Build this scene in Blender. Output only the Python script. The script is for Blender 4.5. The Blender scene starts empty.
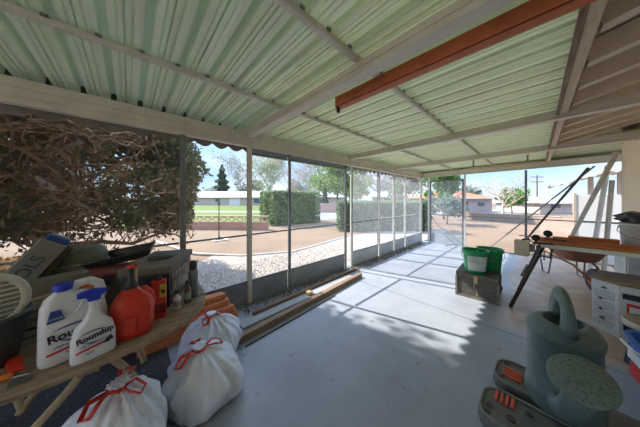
import bpy, math, random
from mathutils import Vector, Matrix, noise
random.seed(7)
R = math.radians
COL = bpy.context.scene.collection
PI = math.pi
# ------------------------------------------------------------------ materials
MATS = {}
def mat(n, c1, c2=None, scale=6, rough=.65, metal=0, bump=0, stretch=(1, 1, 1), contrast=(.35, .65), detail=5, trans=0, spec=.5, bscale=None):
    if n in MATS: return MATS[n]
    m = bpy.data.materials.new(n); m.use_nodes = True
    nt = m.node_tree; N = nt.nodes; L = nt.links
    b = N['Principled BSDF']; b.inputs['Roughness'].default_value = rough; b.inputs['Metallic'].default_value = metal
    b.inputs['Specular IOR Level'].default_value = spec
    if trans: b.inputs['Transmission Weight'].default_value = trans
    tc = N.new('ShaderNodeTexCoord'); mp = N.new('ShaderNodeMapping'); mp.inputs['Scale'].default_value = stretch
    L.new(tc.outputs['Object'], mp.inputs['Vector'])
    nz = N.new('ShaderNodeTexNoise'); nz.inputs['Scale'].default_value = scale; nz.inputs['Detail'].default_value = detail
    nz.inputs['Roughness'].default_value = .65
    L.new(mp.outputs[0], nz.inputs['Vector'])
    cr = N.new('ShaderNodeValToRGB')
    c2 = c2 or tuple(v * .82 for v in c1)
    cr.color_ramp.elements[0].position = contrast[0]; cr.color_ramp.elements[1].position = contrast[1]
    cr.color_ramp.elements[0].color = (*c1, 1); cr.color_ramp.elements[1].color = (*c2, 1)
    L.new(nz.outputs['Fac'], cr.inputs['Fac']); L.new(cr.outputs['Color'], b.inputs['Base Color'])
    if bump:
        bp = N.new('ShaderNodeBump'); bp.inputs['Strength'].default_value = bump; bp.inputs['Distance'].default_value = .02
        if bscale:
            n2 = N.new('ShaderNodeTexNoise'); n2.inputs['Scale'].default_value = bscale; L.new(mp.outputs[0], n2.inputs['Vector'])
            L.new(n2.outputs['Fac'], bp.inputs['Height'])
        else: L.new(nz.outputs['Fac'], bp.inputs['Height'])
        L.new(bp.outputs[0], b.inputs['Normal'])
    MATS[n] = m; return m
def brick_mat(n, c1, c2, cm, sx=.4, sy=.2):
    m = mat(n, c1); N = m.node_tree.nodes; L = m.node_tree.links
    bt = N.new('ShaderNodeTexBrick'); bt.inputs['Color1'].default_value = (*c1, 1); bt.inputs['Color2'].default_value = (*c2, 1)
    bt.inputs['Mortar'].default_value = (*cm, 1); bt.inputs['Scale'].default_value = 1
    bt.inputs['Brick Width'].default_value = sx; bt.inputs['Row Height'].default_value = sy; bt.inputs['Mortar Size'].default_value = .012
    mp = N.new('ShaderNodeMapping'); mp.inputs['Rotation'].default_value = (R(90), 0, 0)
    tc = N.new('ShaderNodeTexCoord'); L.new(tc.outputs['Object'], mp.inputs['Vector']); L.new(mp.outputs[0], bt.inputs['Vector'])
    L.new(bt.outputs['Color'], N['Principled BSDF'].inputs['Base Color']); return m
def leaf_mat(n, c1, c2, scale=1.2):
    m = mat(n, c1, c2, scale, .7, contrast=(.3, .7))
    N = m.node_tree.nodes; L = m.node_tree.links; b = N['Principled BSDF']
    tr = N.new('ShaderNodeBsdfTranslucent'); mx = N.new('ShaderNodeMixShader'); mx.inputs[0].default_value = .3
    cr = [x for x in N if x.type == 'VALTORGB'][0]
    L.new(cr.outputs['Color'], tr.inputs['Color'])
    out = N['Material Output']; L.new(b.outputs[0], mx.inputs[1]); L.new(tr.outputs[0], mx.inputs[2]); L.new(mx.outputs[0], out.inputs['Surface'])
    return m
def screen_mat(n, fac, col):
    m = bpy.data.materials.new(n); m.use_nodes = True; N = m.node_tree.nodes; L = m.node_tree.links
    N.remove(N['Principled BSDF'])
    t = N.new('ShaderNodeBsdfTransparent'); d = N.new('ShaderNodeBsdfDiffuse'); d.inputs[0].default_value = (*col, 1)
    tl = N.new('ShaderNodeBsdfTranslucent'); tl.inputs[0].default_value = (*col, 1)
    a = N.new('ShaderNodeMixShader'); a.inputs[0].default_value = .5; L.new(d.outputs[0], a.inputs[1]); L.new(tl.outputs[0], a.inputs[2])
    x = N.new('ShaderNodeMixShader'); L.new(t.outputs[0], x.inputs[1]); L.new(a.outputs[0], x.inputs[2])
    nz = N.new('ShaderNodeTexNoise'); nz.inputs['Scale'].default_value = 2.2
    tc = N.new('ShaderNodeTexCoord'); L.new(tc.outputs['Object'], nz.inputs['Vector'])
    mr = N.new('ShaderNodeMapRange'); mr.inputs['To Min'].default_value = fac * .55; mr.inputs['To Max'].default_value = fac * 1.45
    L.new(nz.outputs['Fac'], mr.inputs['Value']); L.new(mr.outputs[0], x.inputs[0])
    L.new(x.outputs[0], N['Material Output'].inputs['Surface']); return m

# ------------------------------------------------------------------ mesh builder
class MB:
    def __init__(s): s.v = []; s.f = []
    def add(s, vs, fs):
        o = len(s.v); s.v += [tuple(v) for v in vs]; s.f += [tuple(i + o for i in f) for f in fs]; return s
    def box(s, c, d, M=None, rz=0, ry=0, rx=0):
        x, y, z = (k / 2 for k in d)
        vs = [Vector(p) for p in ((-x,-y,-z),(x,-y,-z),(x,y,-z),(-x,y,-z),(-x,-y,z),(x,-y,z),(x,y,z),(-x,y,z))]
        if M is None: M = Matrix.Rotation(rz, 3, 'Z') @ Matrix.Rotation(ry, 3, 'Y') @ Matrix.Rotation(rx, 3, 'X')
        vs = [M @ v + Vector(c) for v in vs]
        return s.add(vs, [(3,2,1,0),(4,5,6,7),(0,1,5,4),(1,2,6,5),(2,3,7,6),(3,0,4,7)])
    def mm(s, x0, x1, y0, y1, z0, z1): return s.box(((x0+x1)/2,(y0+y1)/2,(z0+z1)/2),(abs(x1-x0),abs(y1-y0),abs(z1-z0)))
    def bar(s, a, b, w, h, up=(0, 0, 1)):
        a, b = Vector(a), Vector(b); d = (b - a).normalized(); u = Vector(up)
        r = d.cross(u)
        if r.length < 1e-4: r = d.cross(Vector((1, 0, 0)))
        r.normalize(); u = r.cross(d).normalized()
        vs = [p + r * (i * w / 2) + u * (j * h / 2) for p in (a, b) for i, j in ((-1,-1),(1,-1),(1,1),(-1,1))]
        return s.add(vs, [(0,1,2,3),(7,6,5,4),(1,0,4,5),(2,1,5,6),(3,2,6,7),(0,3,7,4)])
    def loft(s, rings, cap0=True, cap1=True, closed=False):
        n = len(rings[0]); o = len(s.v)
        for r in rings: s.v += [tuple(p) for p in r]
        m = len(rings)
        for i in range(m if closed else m - 1):
            for j in range(n):
                a = o + i * n + j; b = o + i * n + (j + 1) % n; c = o + ((i + 1) % m) * n + (j + 1) % n; d = o + ((i + 1) % m) * n + j
                s.f.append((a, b, c, d))
        if not closed:
            if cap0: s.f.append(tuple(o + j for j in range(n))[::-1])
            if cap1: s.f.append(tuple(o + (m - 1) * n + j for j in range(n)))
        return s
    def tube(s, pts, r, seg=8, closed=False, flat=None):
        pts = [Vector(p) for p in pts]; n = len(pts)
        rs = r if isinstance(r, (list, tuple)) else [r] * n
        rings = []; prev = None
        for i, p in enumerate(pts):
            if closed: d = pts[(i + 1) % n] - pts[i - 1]
            else: d = pts[min(i + 1, n - 1)] - pts[max(i - 1, 0)]
            if d.length < 1e-9: d = Vector((0, 0, 1))
            d.normalize()
            if prev is None:
                up = Vector((0, 0, 1)) if abs(d.z) < .9 else Vector((1, 0, 0))
                a = d.cross(up).normalized()
            else:
                a = (prev - d * prev.dot(d))
                a = a.normalized() if a.length > 1e-6 else d.orthogonal().normalized()
            prev = a; b = d.cross(a)
            k1, k2 = flat or (1, 1)
            rings.append([p + (a * math.cos(t) * k1 + b * math.sin(t) * k2) * rs[i] for t in [2 * PI * j / seg for j in range(seg)]])
        return s.loft(rings, closed=closed)
    def cyl(s, a, b, r, seg=16, r2=None): return s.tube([a, b], [r, r if r2 is None else r2], seg)
    def lathe(s, prof, c=(0, 0, 0), seg=28, sx=1, sy=1, cap0=True, cap1=True, M=None):
        rings = []
        for r, z in prof:
            ring = [Vector((math.cos(t) * r * sx, math.sin(t) * r * sy, z)) for t in [2 * PI * j / seg for j in range(seg)]]
            if M: ring = [M @ v for v in ring]
            rings.append([v + Vector(c) for v in ring])
        return s.loft(rings, cap0, cap1)
    def sup(s, secs, seg=32, cap0=True, cap1=True, pw=3.5):
        # sections (cx, cy, z, rx, ry)
        rings = []
        for cx, cy, z, rx, ry in secs:
            ring = []
            for j in range(seg):
                t = 2 * PI * j / seg; c, q = math.cos(t), math.sin(t)
                ring.append((cx + rx * math.copysign(abs(c) ** (2 / pw), c), cy + ry * math.copysign(abs(q) ** (2 / pw), q), z))
            rings.append(ring)
        return s.loft(rings, cap0, cap1)
    def prism(s, poly, z0, z1):
        n = len(poly)
        return s.add([(x, y, z0) for x, y in poly] + [(x, y, z1) for x, y in poly],
                     [tuple(range(n))[::-1], tuple(range(n, 2 * n))] + [(i, (i + 1) % n, n + (i + 1) % n, n + i) for i in range(n)])
    def extr(s, poly, o, u, v, w, t):
        # polygon in the (u,v) frame at o, thickness t along w
        o, u, v, w = Vector(o), Vector(u), Vector(v), Vector(w); n = len(poly)
        a = [o + u * p + v * q for p, q in poly]; b = [p + w * t for p in a]
        return s.add(a + b, [tuple(range(n))[::-1], tuple(range(n, 2 * n))] + [(i, (i + 1) % n, n + (i + 1) % n, n + i) for i in range(n)])
    def leaves(s, fn, n, size):
        for _ in range(n):
            p = fn()
            if p is None: continue
            a = Vector((random.gauss(0, 1), random.gauss(0, 1), random.gauss(0, 1))).normalized(); b = a.orthogonal().normalized()
            k = size * random.uniform(.5, 1.4); p = Vector(p)
            s.add([p - a * k * .5, p + b * k * .28, p + a * k * .5, p - b * k * .28], [(0, 1, 2, 3)])
        return s
    def build(s, name, m, parent=None, smooth=False, bevel=0, sub=0, loc=None, solid=0):
        me = bpy.data.meshes.new(name); me.from_pydata(s.v, [], s.f); me.validate(); me.update()
        if smooth: me.shade_smooth()
        me.materials.append(m); o = bpy.data.objects.new(name, me); COL.objects.link(o)
        if parent: o.parent = parent
        if loc: o.location = loc
        if solid:
            q = o.modifiers.new('s', 'SOLIDIFY'); q.thickness = solid; q.offset = -1
        if bevel:
            q = o.modifiers.new('b', 'BEVEL'); q.width = bevel; q.segments = 2; q.limit_method = 'ANGLE'; q.angle_limit = R(35)
        if sub:
            q = o.modifiers.new('u', 'SUBSURF'); q.levels = sub; q.render_levels = sub
        return o
def tag(o, label, cat, group=None, kind=None):
    o['label'] = label; o['category'] = cat
    if group: o['group'] = group
    if kind: o['kind'] = kind
    return o
def thing(name, label, cat, loc=(0, 0, 0), rz=0, group=None):
    o = bpy.data.objects.new(name, None); COL.objects.link(o); o.location = loc; o.rotation_euler = (0, 0, rz)
    o.empty_display_size = .1
    return tag(o, label, cat, group)
def struct(o): o['kind'] = 'structure'; return o
def sempty(name, loc=(0, 0, 0)):
    o = bpy.data.objects.new(name, None); COL.objects.link(o); o.location = loc; return struct(o)
def text(s, size, m, parent, M, name='lettering', ext=.0008, shear=0, bold=0):
    c = bpy.data.curves.new(name, 'FONT'); c.body = s; c.size = size; c.extrude = ext; c.align_x = 'CENTER'; c.align_y = 'CENTER'
    c.shear = shear; c.offset = bold
    t = bpy.data.objects.new('tmp', c); COL.objects.link(t)
    dg = bpy.context.evaluated_depsgraph_get(); dg.update()
    me = bpy.data.meshes.new_from_object(t.evaluated_get(dg)); bpy.data.objects.remove(t)
    me.materials.clear(); me.materials.append(m); me.name = name
    me.transform(M)
    o = bpy.data.objects.new(name, me); COL.objects.link(o); o.parent = parent; return o
def face(x, y, z, rx=90, ry=0, rz=0): # a text frame: upright, readable from -Y
    return Matrix.Translation((x, y, z)) @ Matrix.Rotation(R(rz), 4, 'Z') @ Matrix.Rotation(R(rx), 4, 'X') @ Matrix.Rotation(R(ry), 4, 'Z')

# ------------------------------------------------------------------ camera (level, lens shifted down)
F = 203.1; YAW = R(46.8); H = 1.5
cd = bpy.data.cameras.new('camera'); cam = bpy.data.objects.new('camera', cd); COL.objects.link(cam)
cam.location = (0, 0, H); cam.rotation_euler = (R(90), 0, YAW); cd.sensor_width = 36; cd.lens = 36 * F / 640; cd.shift_y = -13.5 / 640
cd.clip_start = .02; cd.clip_end = 1500
bpy.context.scene.camera = cam
def G(px, d, z=0):                       # bearing of a far landmark, d metres out
    return Vector(((-math.sin(YAW) + math.cos(YAW) * (px - 320) / F) * d, (math.cos(YAW) + math.sin(YAW) * (px - 320) / F) * d, z))
# ------------------------------------------------------------------ colours
beige = mat('beige_metal', (.72, .67, .57), (.60, .55, .46), 5, .5, bump=.05, stretch=(.6, 1, 1))
greym = mat('grey_metal', (.24, .26, .27), (.17, .18, .19), 6, .45, .3)
whitem = mat('white_metal', (.78, .79, .78), (.62, .63, .62), 5, .4)
kickm = mat('kick_panel_grey', (.30, .34, .38), (.22, .25, .28), 3, .45)
wood_t = mat('tan_timber', (.70, .56, .40), (.52, .40, .28), 4, .7, bump=.2, stretch=(8, 1, 8))
eave_m = mat('eave_paint', (.80, .70, .58), (.70, .60, .49), 3, .75, bump=.1)
rafter_m = mat('eave_rafter_paint', (.82, .69, .54), (.70, .58, .44), 3, .75, bump=.1)
rust = mat('red_oxide_steel', (.60, .15, .05), (.42, .11, .045), 7, .6, bump=.1)
redwood = mat('orange_timber', (.75, .27, .09), (.50, .16, .06), 6, .7, bump=.25, stretch=(6, .8, 6))
redwood_x = mat('orange_timber_long', (.72, .24, .08), (.50, .16, .06), 6, .7, bump=.25, stretch=(.8, 6, 6))
oldwood = mat('weathered_table_wood', (.46, .34, .22), (.19, .14, .10), 6, .75, bump=.4, stretch=(9, .9, 9), contrast=(.3, .7))
brownwood = mat('brown_plank', (.30, .20, .13), (.17, .11, .07), 5, .75, bump=.3, stretch=(9, .8, 9))
stucco = mat('stucco_beige', (.93, .77, .58), (.87, .71, .52), 30, .9, bump=.3)
black = mat('black_plastic', (.018, .019, .022), (.035, .035, .04), 8, .4)
redp = mat('red_plastic', (.70, .045, .02), (.55, .035, .02), 4, .35)
whitep = mat('white_plastic', (.78, .79, .80), (.70, .71, .73), 4, .35)
bluep = mat('blue_plastic', (.02, .05, .55), (.02, .04, .42), 5, .35)
navy = mat('navy_print', (.03, .07, .30), None, 5, .5)
blacki = mat('black_print', (.02, .02, .025), None, 5, .5)
redi = mat('red_print', (.65, .03, .03), None, 5, .5)
greyi = mat('grey_print', (.35, .36, .38), None, 5, .5)
yell = mat('yellow_print', (.75, .55, .05), None, 5, .5)
greenp = mat('green_pail_plastic', (.015, .36, .12), (.01, .26, .09), 4, .35)
canm = mat('grey_green_can_plastic', (.12, .175, .16), (.09, .135, .125), 14, .5, bump=.06)
rosem = mat('speckled_rose_plastic', (.15, .20, .165), (.06, .085, .07), 70, .55, contrast=(.5, .7))
casep = mat('dark_ramp_plastic', (.17, .165, .145), (.11, .105, .09), 9, .6, bump=.1)
bagm = mat('white_bag_film', (.84, .88, .95), (.66, .72, .84), 3, .35, bump=1.0, bscale=13, trans=.0)
oliv = mat('olive_plastic', (.17, .17, .12), (.12, .12, .085), 6, .7)
gcase = mat('light_grey_case', (.34, .34, .31), (.27, .27, .25), 8, .6)
tanp = mat('tan_strap_metal', (.52, .40, .22), (.38, .28, .15), 6, .5)
cardb = mat('brown_cardboard', (.40, .27, .15), (.30, .20, .11), 8, .8)
brownlid = mat('brown_pressboard', (.33, .22, .13), (.22, .15, .09), 12, .7)
ironm = mat('dark_iron', (.05, .045, .04), (.09, .06, .04), 14, .6, .4)
chrome = mat('bright_steel', (.5, .5, .5), (.4, .4, .4), 8, .3, .8)
orangep = mat('orange_plastic', (.80, .22, .02), (.62, .16, .02), 6, .45)
# ------------------------------------------------------------------ floor
def floor_tone():
    m = mat('painted_concrete', (.37, .40, .46), (.29, .32, .375), 1.6, .38, bump=.0)
    N = m.node_tree.nodes; L = m.node_tree.links; b = N['Principled BSDF']
    base = [x for x in N if x.type == 'VALTORGB'][0]
    geo = N.new('ShaderNodeTexCoord'); sp = N.new('ShaderNodeSeparateXYZ'); L.new(geo.outputs['Object'], sp.inputs[0])
    def math_(op, a, c):
        n = N.new('ShaderNodeMath'); n.operation = op
        for i, q in enumerate((a, c)):
            if isinstance(q, (int, float)): n.inputs[i].default_value = q
            else: L.new(q, n.inputs[i])
        return n.outputs[0]
    nz = N.new('ShaderNodeTexNoise'); nz.inputs['Scale'].default_value = 1.7; nz.inputs['Detail'].default_value = 8; L.new(geo.outputs['Object'], nz.inputs['Vector'])
    nn = math_('MULTIPLY', math_('SUBTRACT', nz.outputs['Fac'], .5), 1.2)
    # bare concrete past the joint, to the right of the painted bay
    mx = math_('MULTIPLY', math_('ADD', math_('ADD', sp.outputs['X'], .42), math_('MULTIPLY', nn, .25)), 6.0)
    my = math_('MULTIPLY', math_('SUBTRACT', math_('ADD', sp.outputs['Y'], math_('MULTIPLY', nn, .3)), 3.15), 5.0)
    mk = N.new('ShaderNodeMath'); mk.operation = 'MINIMUM'; L.new(mx, mk.inputs[0]); L.new(my, mk.inputs[1]); mk.use_clamp = True
    cl = N.new('ShaderNodeClamp'); L.new(mk.outputs[0], cl.inputs[0])
    n2 = N.new('ShaderNodeTexNoise'); n2.inputs['Scale'].default_value = 5; n2.inputs['Detail'].default_value = 8; L.new(geo.outputs['Object'], n2.inputs['Vector'])
    r2 = N.new('ShaderNodeValToRGB'); r2.color_ramp.elements[0].color = (.40, .28, .20, 1); r2.color_ramp.elements[1].color = (.62, .47, .36, 1)
    r2.color_ramp.elements[0].position = .3; r2.color_ramp.elements[1].position = .7; L.new(n2.outputs['Fac'], r2.inputs[0])
    m1 = N.new('ShaderNodeMix'); m1.data_type = 'RGBA'; L.new(cl.outputs[0], m1.inputs['Factor']); L.new(base.outputs[0], m1.inputs['A']); L.new(r2.outputs[0], m1.inputs['B'])
    # dark dirt spots
    n3 = N.new('ShaderNodeTexNoise'); n3.inputs['Scale'].default_value = 9; n3.inputs['Detail'].default_value = 6; L.new(geo.outputs['Object'], n3.inputs['Vector'])
    r3 = N.new('ShaderNodeValToRGB'); r3.color_ramp.elements[0].position = .66; r3.color_ramp.elements[1].position = .74
    r3.color_ramp.elements[0].color = (0, 0, 0, 1); r3.color_ramp.elements[1].color = (.8, .8, .8, 1); L.new(n3.outputs['Fac'], r3.inputs[0])
    m2 = N.new('ShaderNodeMix'); m2.data_type = 'RGBA'; L.new(r3.outputs[0], m2.inputs['Factor']); L.new(m1.outputs['Result'], m2.inputs['A']); m2.inputs['B'].default_value = (.13, .12, .12, 1)
    L.new(m2.outputs['Result'], b.inputs['Base Color'])
    rr = N.new('ShaderNodeMapRange'); rr.inputs['To Min'].default_value = .3; rr.inputs['To Max'].default_value = .6; L.new(nz.outputs['Fac'], rr.inputs[0]); L.new(rr.outputs[0], b.inputs['Roughness'])
    return m
fm = floor_tone()
YJ = 3.12
b = MB()
for x0, x1, y0, y1 in ((-3.0, 1.15, -4.7, YJ - .006), (-3.0, 1.15, YJ + .006, 7.9), ):
    b.mm(x0, x1, y0, y1, -.14, 0)
struct(b.build('floor', fm))
struct(MB().mm(-3.0, 1.15, YJ - .006, YJ + .006, -.14, -.012).build('floor_joint', mat('joint_dark', (.07, .06, .055), None, 8, .9)))
# ------------------------------------------------------------------ ceiling: corrugated sheets, ribs run across
def zr(x): return .010 * (x + 2.85)
def ceil_mat():
    m = mat('pale_green_sheet', (.74, .80, .57), (.63, .66, .41), 2.0, .42, .0, stretch=(.35, 3, 1), contrast=(.3, .7))
    N = m.node_tree.nodes; L = m.node_tree.links; b = N['Principled BSDF']; base = [x for x in N if x.type == 'VALTORGB'][0]
    tc = N.new('ShaderNodeTexCoord'); mp = N.new('ShaderNodeMapping'); mp.inputs['Scale'].default_value = (.5, 9, 1); L.new(tc.outputs['Object'], mp.inputs[0])
    nz = N.new('ShaderNodeTexNoise'); nz.inputs['Scale'].default_value = 2.4; nz.inputs['Detail'].default_value = 6; L.new(mp.outputs[0], nz.inputs['Vector'])
    r = N.new('ShaderNodeValToRGB'); r.color_ramp.elements[0].position = .5; r.color_ramp.elements[1].position = .75
    r.color_ramp.elements[0].color = (0, 0, 0, 1); r.color_ramp.elements[1].color = (.7, .7, .7, 1); L.new(nz.outputs['Fac'], r.inputs[0])
    mx = N.new('ShaderNodeMix'); mx.data_type = 'RGBA'; L.new(r.outputs[0], mx.inputs['Factor']); L.new(base.outputs[0], mx.inputs['A']); mx.inputs['B'].default_value = (.60, .52, .36, 1)
    L.new(mx.outputs['Result'], b.inputs['Base Color'])
    tl = N.new('ShaderNodeBsdfTranslucent'); ms = N.new('ShaderNodeMixShader'); ms.inputs[0].default_value = .05   # translucency added to make the ceiling sheets brighter
    L.new(mx.outputs['Result'], tl.inputs['Color']); L.new(b.outputs[0], ms.inputs[1]); L.new(tl.outputs[0], ms.inputs[2]); L.new(ms.outputs[0], N['Material Output'].inputs['Surface'])
    return m
cm = ceil_mat()
prof = []
P_ = .205; y = -2.6 - 10 * P_
while y < 7.95:
    for dy, dz in ((0, 0), (.003, .070), (.007, .075), (.038, .075), (.042, .070), (.047, 0), (.078, 0), (.082, .009), (.090, .009), (.094, 0), (.112, 0), (.115, .035), (.121, .035), (.124, 0), (.146, 0), (.150, .009), (.158, .009), (.162, 0), (.190, 0)):
        prof.append((y + dy, dz))
    y += P_
b = MB(); xs = (-3.02, -1.5, .17); n = len(prof)
vs = [(x, py, 2.535 + zr(x) + dz) for x in xs for py, dz in prof]
b.add(vs, [(i * n + j, i * n + j + 1, (i + 1) * n + j + 1, (i + 1) * n + j) for i in range(2) for j in range(n - 1)])
struct(b.build('ceiling', cm))
b = MB(); xs = (.20, 1.14); pr = [q for q in prof if q[0] > 5.9]; n = len(pr)
b.add([(x, py, 2.545 + zr(x) + dz) for x in xs for py, dz in pr], [(j, j + 1, n + j + 1, n + j) for j in range(n - 1)])
struct(b.build('ceiling', cm))
xs = (1.14, 1.6); pr = [q for q in prof if q[0] > 7.08]; n = len(pr); b = MB()
b.add([(x, py, 2.545 + zr(x) + dz) for x in xs for py, dz in pr], [(j, j + 1, n + j + 1, n + j) for j in range(n - 1)])
struct(b.build('ceiling', cm))
struct(MB().mm(-3.0, 1.6, 7.86, 7.868, 2.40, 2.62).build('trim_6', mat('closure_green', (.30, .36, .22), (.24, .28, .18), 6, .6)))
struct(MB().mm(.172, .178, -2.6, 7.95, 2.48, 2.72).build('light_stop_1', mat('light_stop_dark', (.10, .09, .07), None, 5, .8)))  # dark strip added to stop light leaking in along the fascia
struct(MB().mm(-3.03, -3.02, -2.6, 7.95, 2.50, 2.62).build('light_stop_2', mat('light_stop_dark', (.10, .09, .07))))  # added strip that blocks light at the left rib ends
# ------------------------------------------------------------------ frame of the cover
def hbeam():
    t = thing('header_beam', 'beige grooved eave beam running along the tops of the left side screens', 'beam', (-2.87, 2.6, 2.27))
    MB().mm(-.045, .045, -5.2, 5.25, 0, .205).build('beam_body', beige, t, bevel=.004)
    MB().mm(.046, .062, -5.2, 5.25, .125, .16).build('upper_lip', beige, t, bevel=.003)
    MB().mm(.046, .058, -5.2, 5.25, .055, .075).build('middle_lip', beige, t, bevel=.003)
    MB().mm(.046, .07, -5.2, 5.25, -.008, .012).build('lower_lip', beige, t, bevel=.003)
hbeam()
def rafter(y, w, x1, label, h=.098, z=2.392):
    t = thing('rafter', label, 'beam', (-2.80, y, z), 0, 'cross rafters under the patio roof')
    L_ = x1 + 2.80
    o = MB().bar((0, 0, h / 2), (L_, 0, h / 2 + .01 * L_), w, h).build('rafter_body', beige, t, bevel=.006)
    MB().bar((0, 0, -.004), (L_, 0, -.004 + .01 * L_), w + .025, .008).build('bottom_flange', beige, t)
    MB().bar((0, -w / 2 - .003, h * .55), (L_, -w / 2 - .003, h * .55 + .01 * L_), .006, .02).build('side_ridge', beige, t)
rafter(1.245, .07, .95, 'nearest cross rafter, beside the rust red steel angle')
rafter(3.56, .075, 1.12, 'second cross rafter, the one reaching the right picture edge over the eave')
rafter(5.65, .075, 1.12, 'third cross rafter, just this side of the far end beam')
t = thing('end_beam', 'beige beam across the far end above the open screens', 'beam', (-2.80, 7.76, 2.30))
MB().bar((0, 0, .08), (4.1, 0, .12), .08, .16).build('beam_body', beige, t, bevel=.005)
MB().bar((0, -.055, .0), (4.1, -.055, .04), .03, .02).build('bottom_lip', beige, t)
for x, lab in ((-1.90, 'long thin purlin nearest the left screens, under the roof sheets'), (-.89, 'long thin purlin down the middle of the roof, crossing above the rust red steel')):
    t = thing('purlin', lab, 'purlin', (x, -2.4, 2.482 + zr(x)), 0, 'purlins under the roof sheets')
    MB().mm(-.022, .022, 0, 10.15, 0, .04).build('purlin_tube', beige, t, bevel=.008)
    b = MB(); yy = -2.6 + P_ * 1 + .0
    k = 0
    for i in range(1, 49):
        b.mm(-.034, .034, i * P_ - .215, i * P_ - .185, .03, .045)
    b.build('fixing_clip', greym, t)['kind'] = 'stuff'
t = thing('steel_angle', 'rust red steel angle slung beside the nearest rafter', 'steel beam', (-1.32, 1.44, 2.385))
MB().mm(0, 2.1, -.003, .003, .0, .10).mm(0, 2.1, -.003, .075, 0, .008).build('angle_section', rust, t, bevel=.002)
MB().mm(0, 2.1, .035, .042, .008, .05).build('inner_web', rust, t)
MB().mm(.015, .035, .0, .03, -.05, .0).build('hanger_tab', ironm, t)
t = thing('timber_strip', 'short tan timber strip fixed below the far end of the roof', 'board', (-1.25, 6.6, 2.30))
MB().mm(0, 1.3, 0, .05, .0, .06).build('strip', wood_t, t, bevel=.003)
MB().mm(.1, .13, .01, .04, .06, .24).build('hanger', greym, t); MB().mm(1.1, 1.13, .01, .04, .06, .24).build('hanger', greym, t)
t = thing('fascia_board', 'pale timber fascia board between the green roof sheets and the house eave', 'board', (.18, -2.4, 2.465))
MB().mm(0, .058, 0, 10.1, 0, .235).build('board', wood_t, t, bevel=.004)
MB().mm(-.03, 0, 0, 10.1, -.004, .012).build('edge_strip', brownwood, t)
# house eave and wall
ev = sempty('trim_1', (.24, 0, 2.51))
b = MB(); s = .25
b.add([(0, -2.4, .16), (2.4, -2.4, .16 + s * 2.4), (2.4, 8.6, .16 + s * 2.4), (0, 8.6, .16), (0, -2.4, .19), (2.4, -2.4, .19 + s * 2.4), (2.4, 8.6, .19 + s * 2.4), (0, 8.6, .19)],
      [(0, 1, 2, 3), (7, 6, 5, 4), (0, 4, 5, 1), (1, 5, 6, 2), (2, 6, 7, 3), (3, 7, 4, 0)])
b.build('soffit', eave_m, ev)
for i in range(22):
    yy = -2.2 + i * .47
    if yy > 5.85: break
    t = thing('eave_rafter', 'brown painted sloping rafter in the row under the house eave', 'rafter', (.245, yy, 2.505), 0, 'house eave rafters')
    MB().bar((0, 0, .075), (2.3, 0, .075 + s * 2.3), .09, .15).build('rafter_timber', rafter_m, t, bevel=.003)
struct(MB().mm(1.15, 1.3, -4.65, 7.05, -.1, 3.1).build('wall_right', stucco))
# ------------------------------------------------------------------ left side: posts, screens, kick panels
posts = [(.46, .055, greym, 'dark grey post standing in front of the big dark tree'),
         (1.27, .06, beige, 'beige post under the left end of the nearest rafter'),
         (1.97, .04, greym, 'slim grey post between the beige post and the pale hedge'),
         (3.44, .04, greym, 'grey post paired beside the white post of the second rafter'),
         (3.64, .04, whitem, 'white post under the left end of the second rafter'),
         (4.82, .04, whitem, 'slim white post halfway along the hazy left screens'),
         (5.66, .05, whitem, 'bright white post under the left end of the third rafter'),
         (6.40, .035, whitem, 'slim white post nearest before the far left corner'),
         (7.68, .06, whitem, 'white corner post where left screens meet far end')]
for y, w, m, lab in posts:
    t = thing('roof_post', lab, 'post', (-2.85, y, .0), 0, 'posts along the left side')
    MB().mm(-w / 2, w / 2, -w / 2, w / 2, 0, 2.262).build('post_tube', m, t, bevel=.005)
    MB().mm(-w / 2 - .012, w / 2 + .012, -w / 2 - .012, w / 2 + .012, .0, .008).build('base_plate', m, t)
sc_dark = screen_mat('insect_mesh_dark', .16, (.10, .10, .09))
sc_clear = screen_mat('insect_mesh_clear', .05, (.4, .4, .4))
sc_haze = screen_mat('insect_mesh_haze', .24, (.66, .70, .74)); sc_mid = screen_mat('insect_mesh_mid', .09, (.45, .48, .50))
ys = [-2.6, .46, 1.27, 1.97, 3.44, 4.82, 5.66, 6.40, 7.68]
for i in range(len(ys) - 1):
    y0, y1 = ys[i] + .035, ys[i + 1] - .035
    if i == 4: y0 = 3.68
    w = sempty('window_%d' % (i + 1), (-2.86, y0, 0)); L_ = y1 - y0
    fr = MB().mm(-.012, .012, 0, L_, .985, 1.005).mm(-.012, .012, 0, L_, .31, .335)
    top = 2.16 if i in (2, 3) else 2.24
    if i in (2, 3): fr.mm(-.02, .02, 0, L_, top, top + .035)
    if i >= 4: fr.mm(-.012, .012, 0, .02, .335, 2.25).mm(-.012, .012, L_ - .02, L_, .335, 2.25)
    fr.build('frame', greym if i < 5 else whitem, w)
    MB().mm(-.010, .004, 0, L_, .0, .31).build('kick_panel', kickm if i < 4 else mat('kick_panel_white', (.62, .65, .66), (.5, .53, .55), 3, .5), w)
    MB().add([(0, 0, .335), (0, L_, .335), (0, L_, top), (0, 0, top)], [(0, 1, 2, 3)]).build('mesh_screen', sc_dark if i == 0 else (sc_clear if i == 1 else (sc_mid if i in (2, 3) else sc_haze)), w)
    if i in (2, 3):
        bl = MB(); 
        for k in range(5): bl.tube([(-.03, 0, 2.20 + k * .012), (-.03, L_, 2.20 + k * .012)], .008, 6)
        bl.build('rolled_blind', mat('blue_grey_blind', (.45, .52, .60), (.36, .42, .5), 20, .6), w)
# sill plate
struct(MB().mm(-2.93, -2.80, -2.6, 7.72, .0, .018).build('trim_2', mat('grey_sill', (.22, .23, .23), (.15, .15, .15), 6, .7)))
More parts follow.
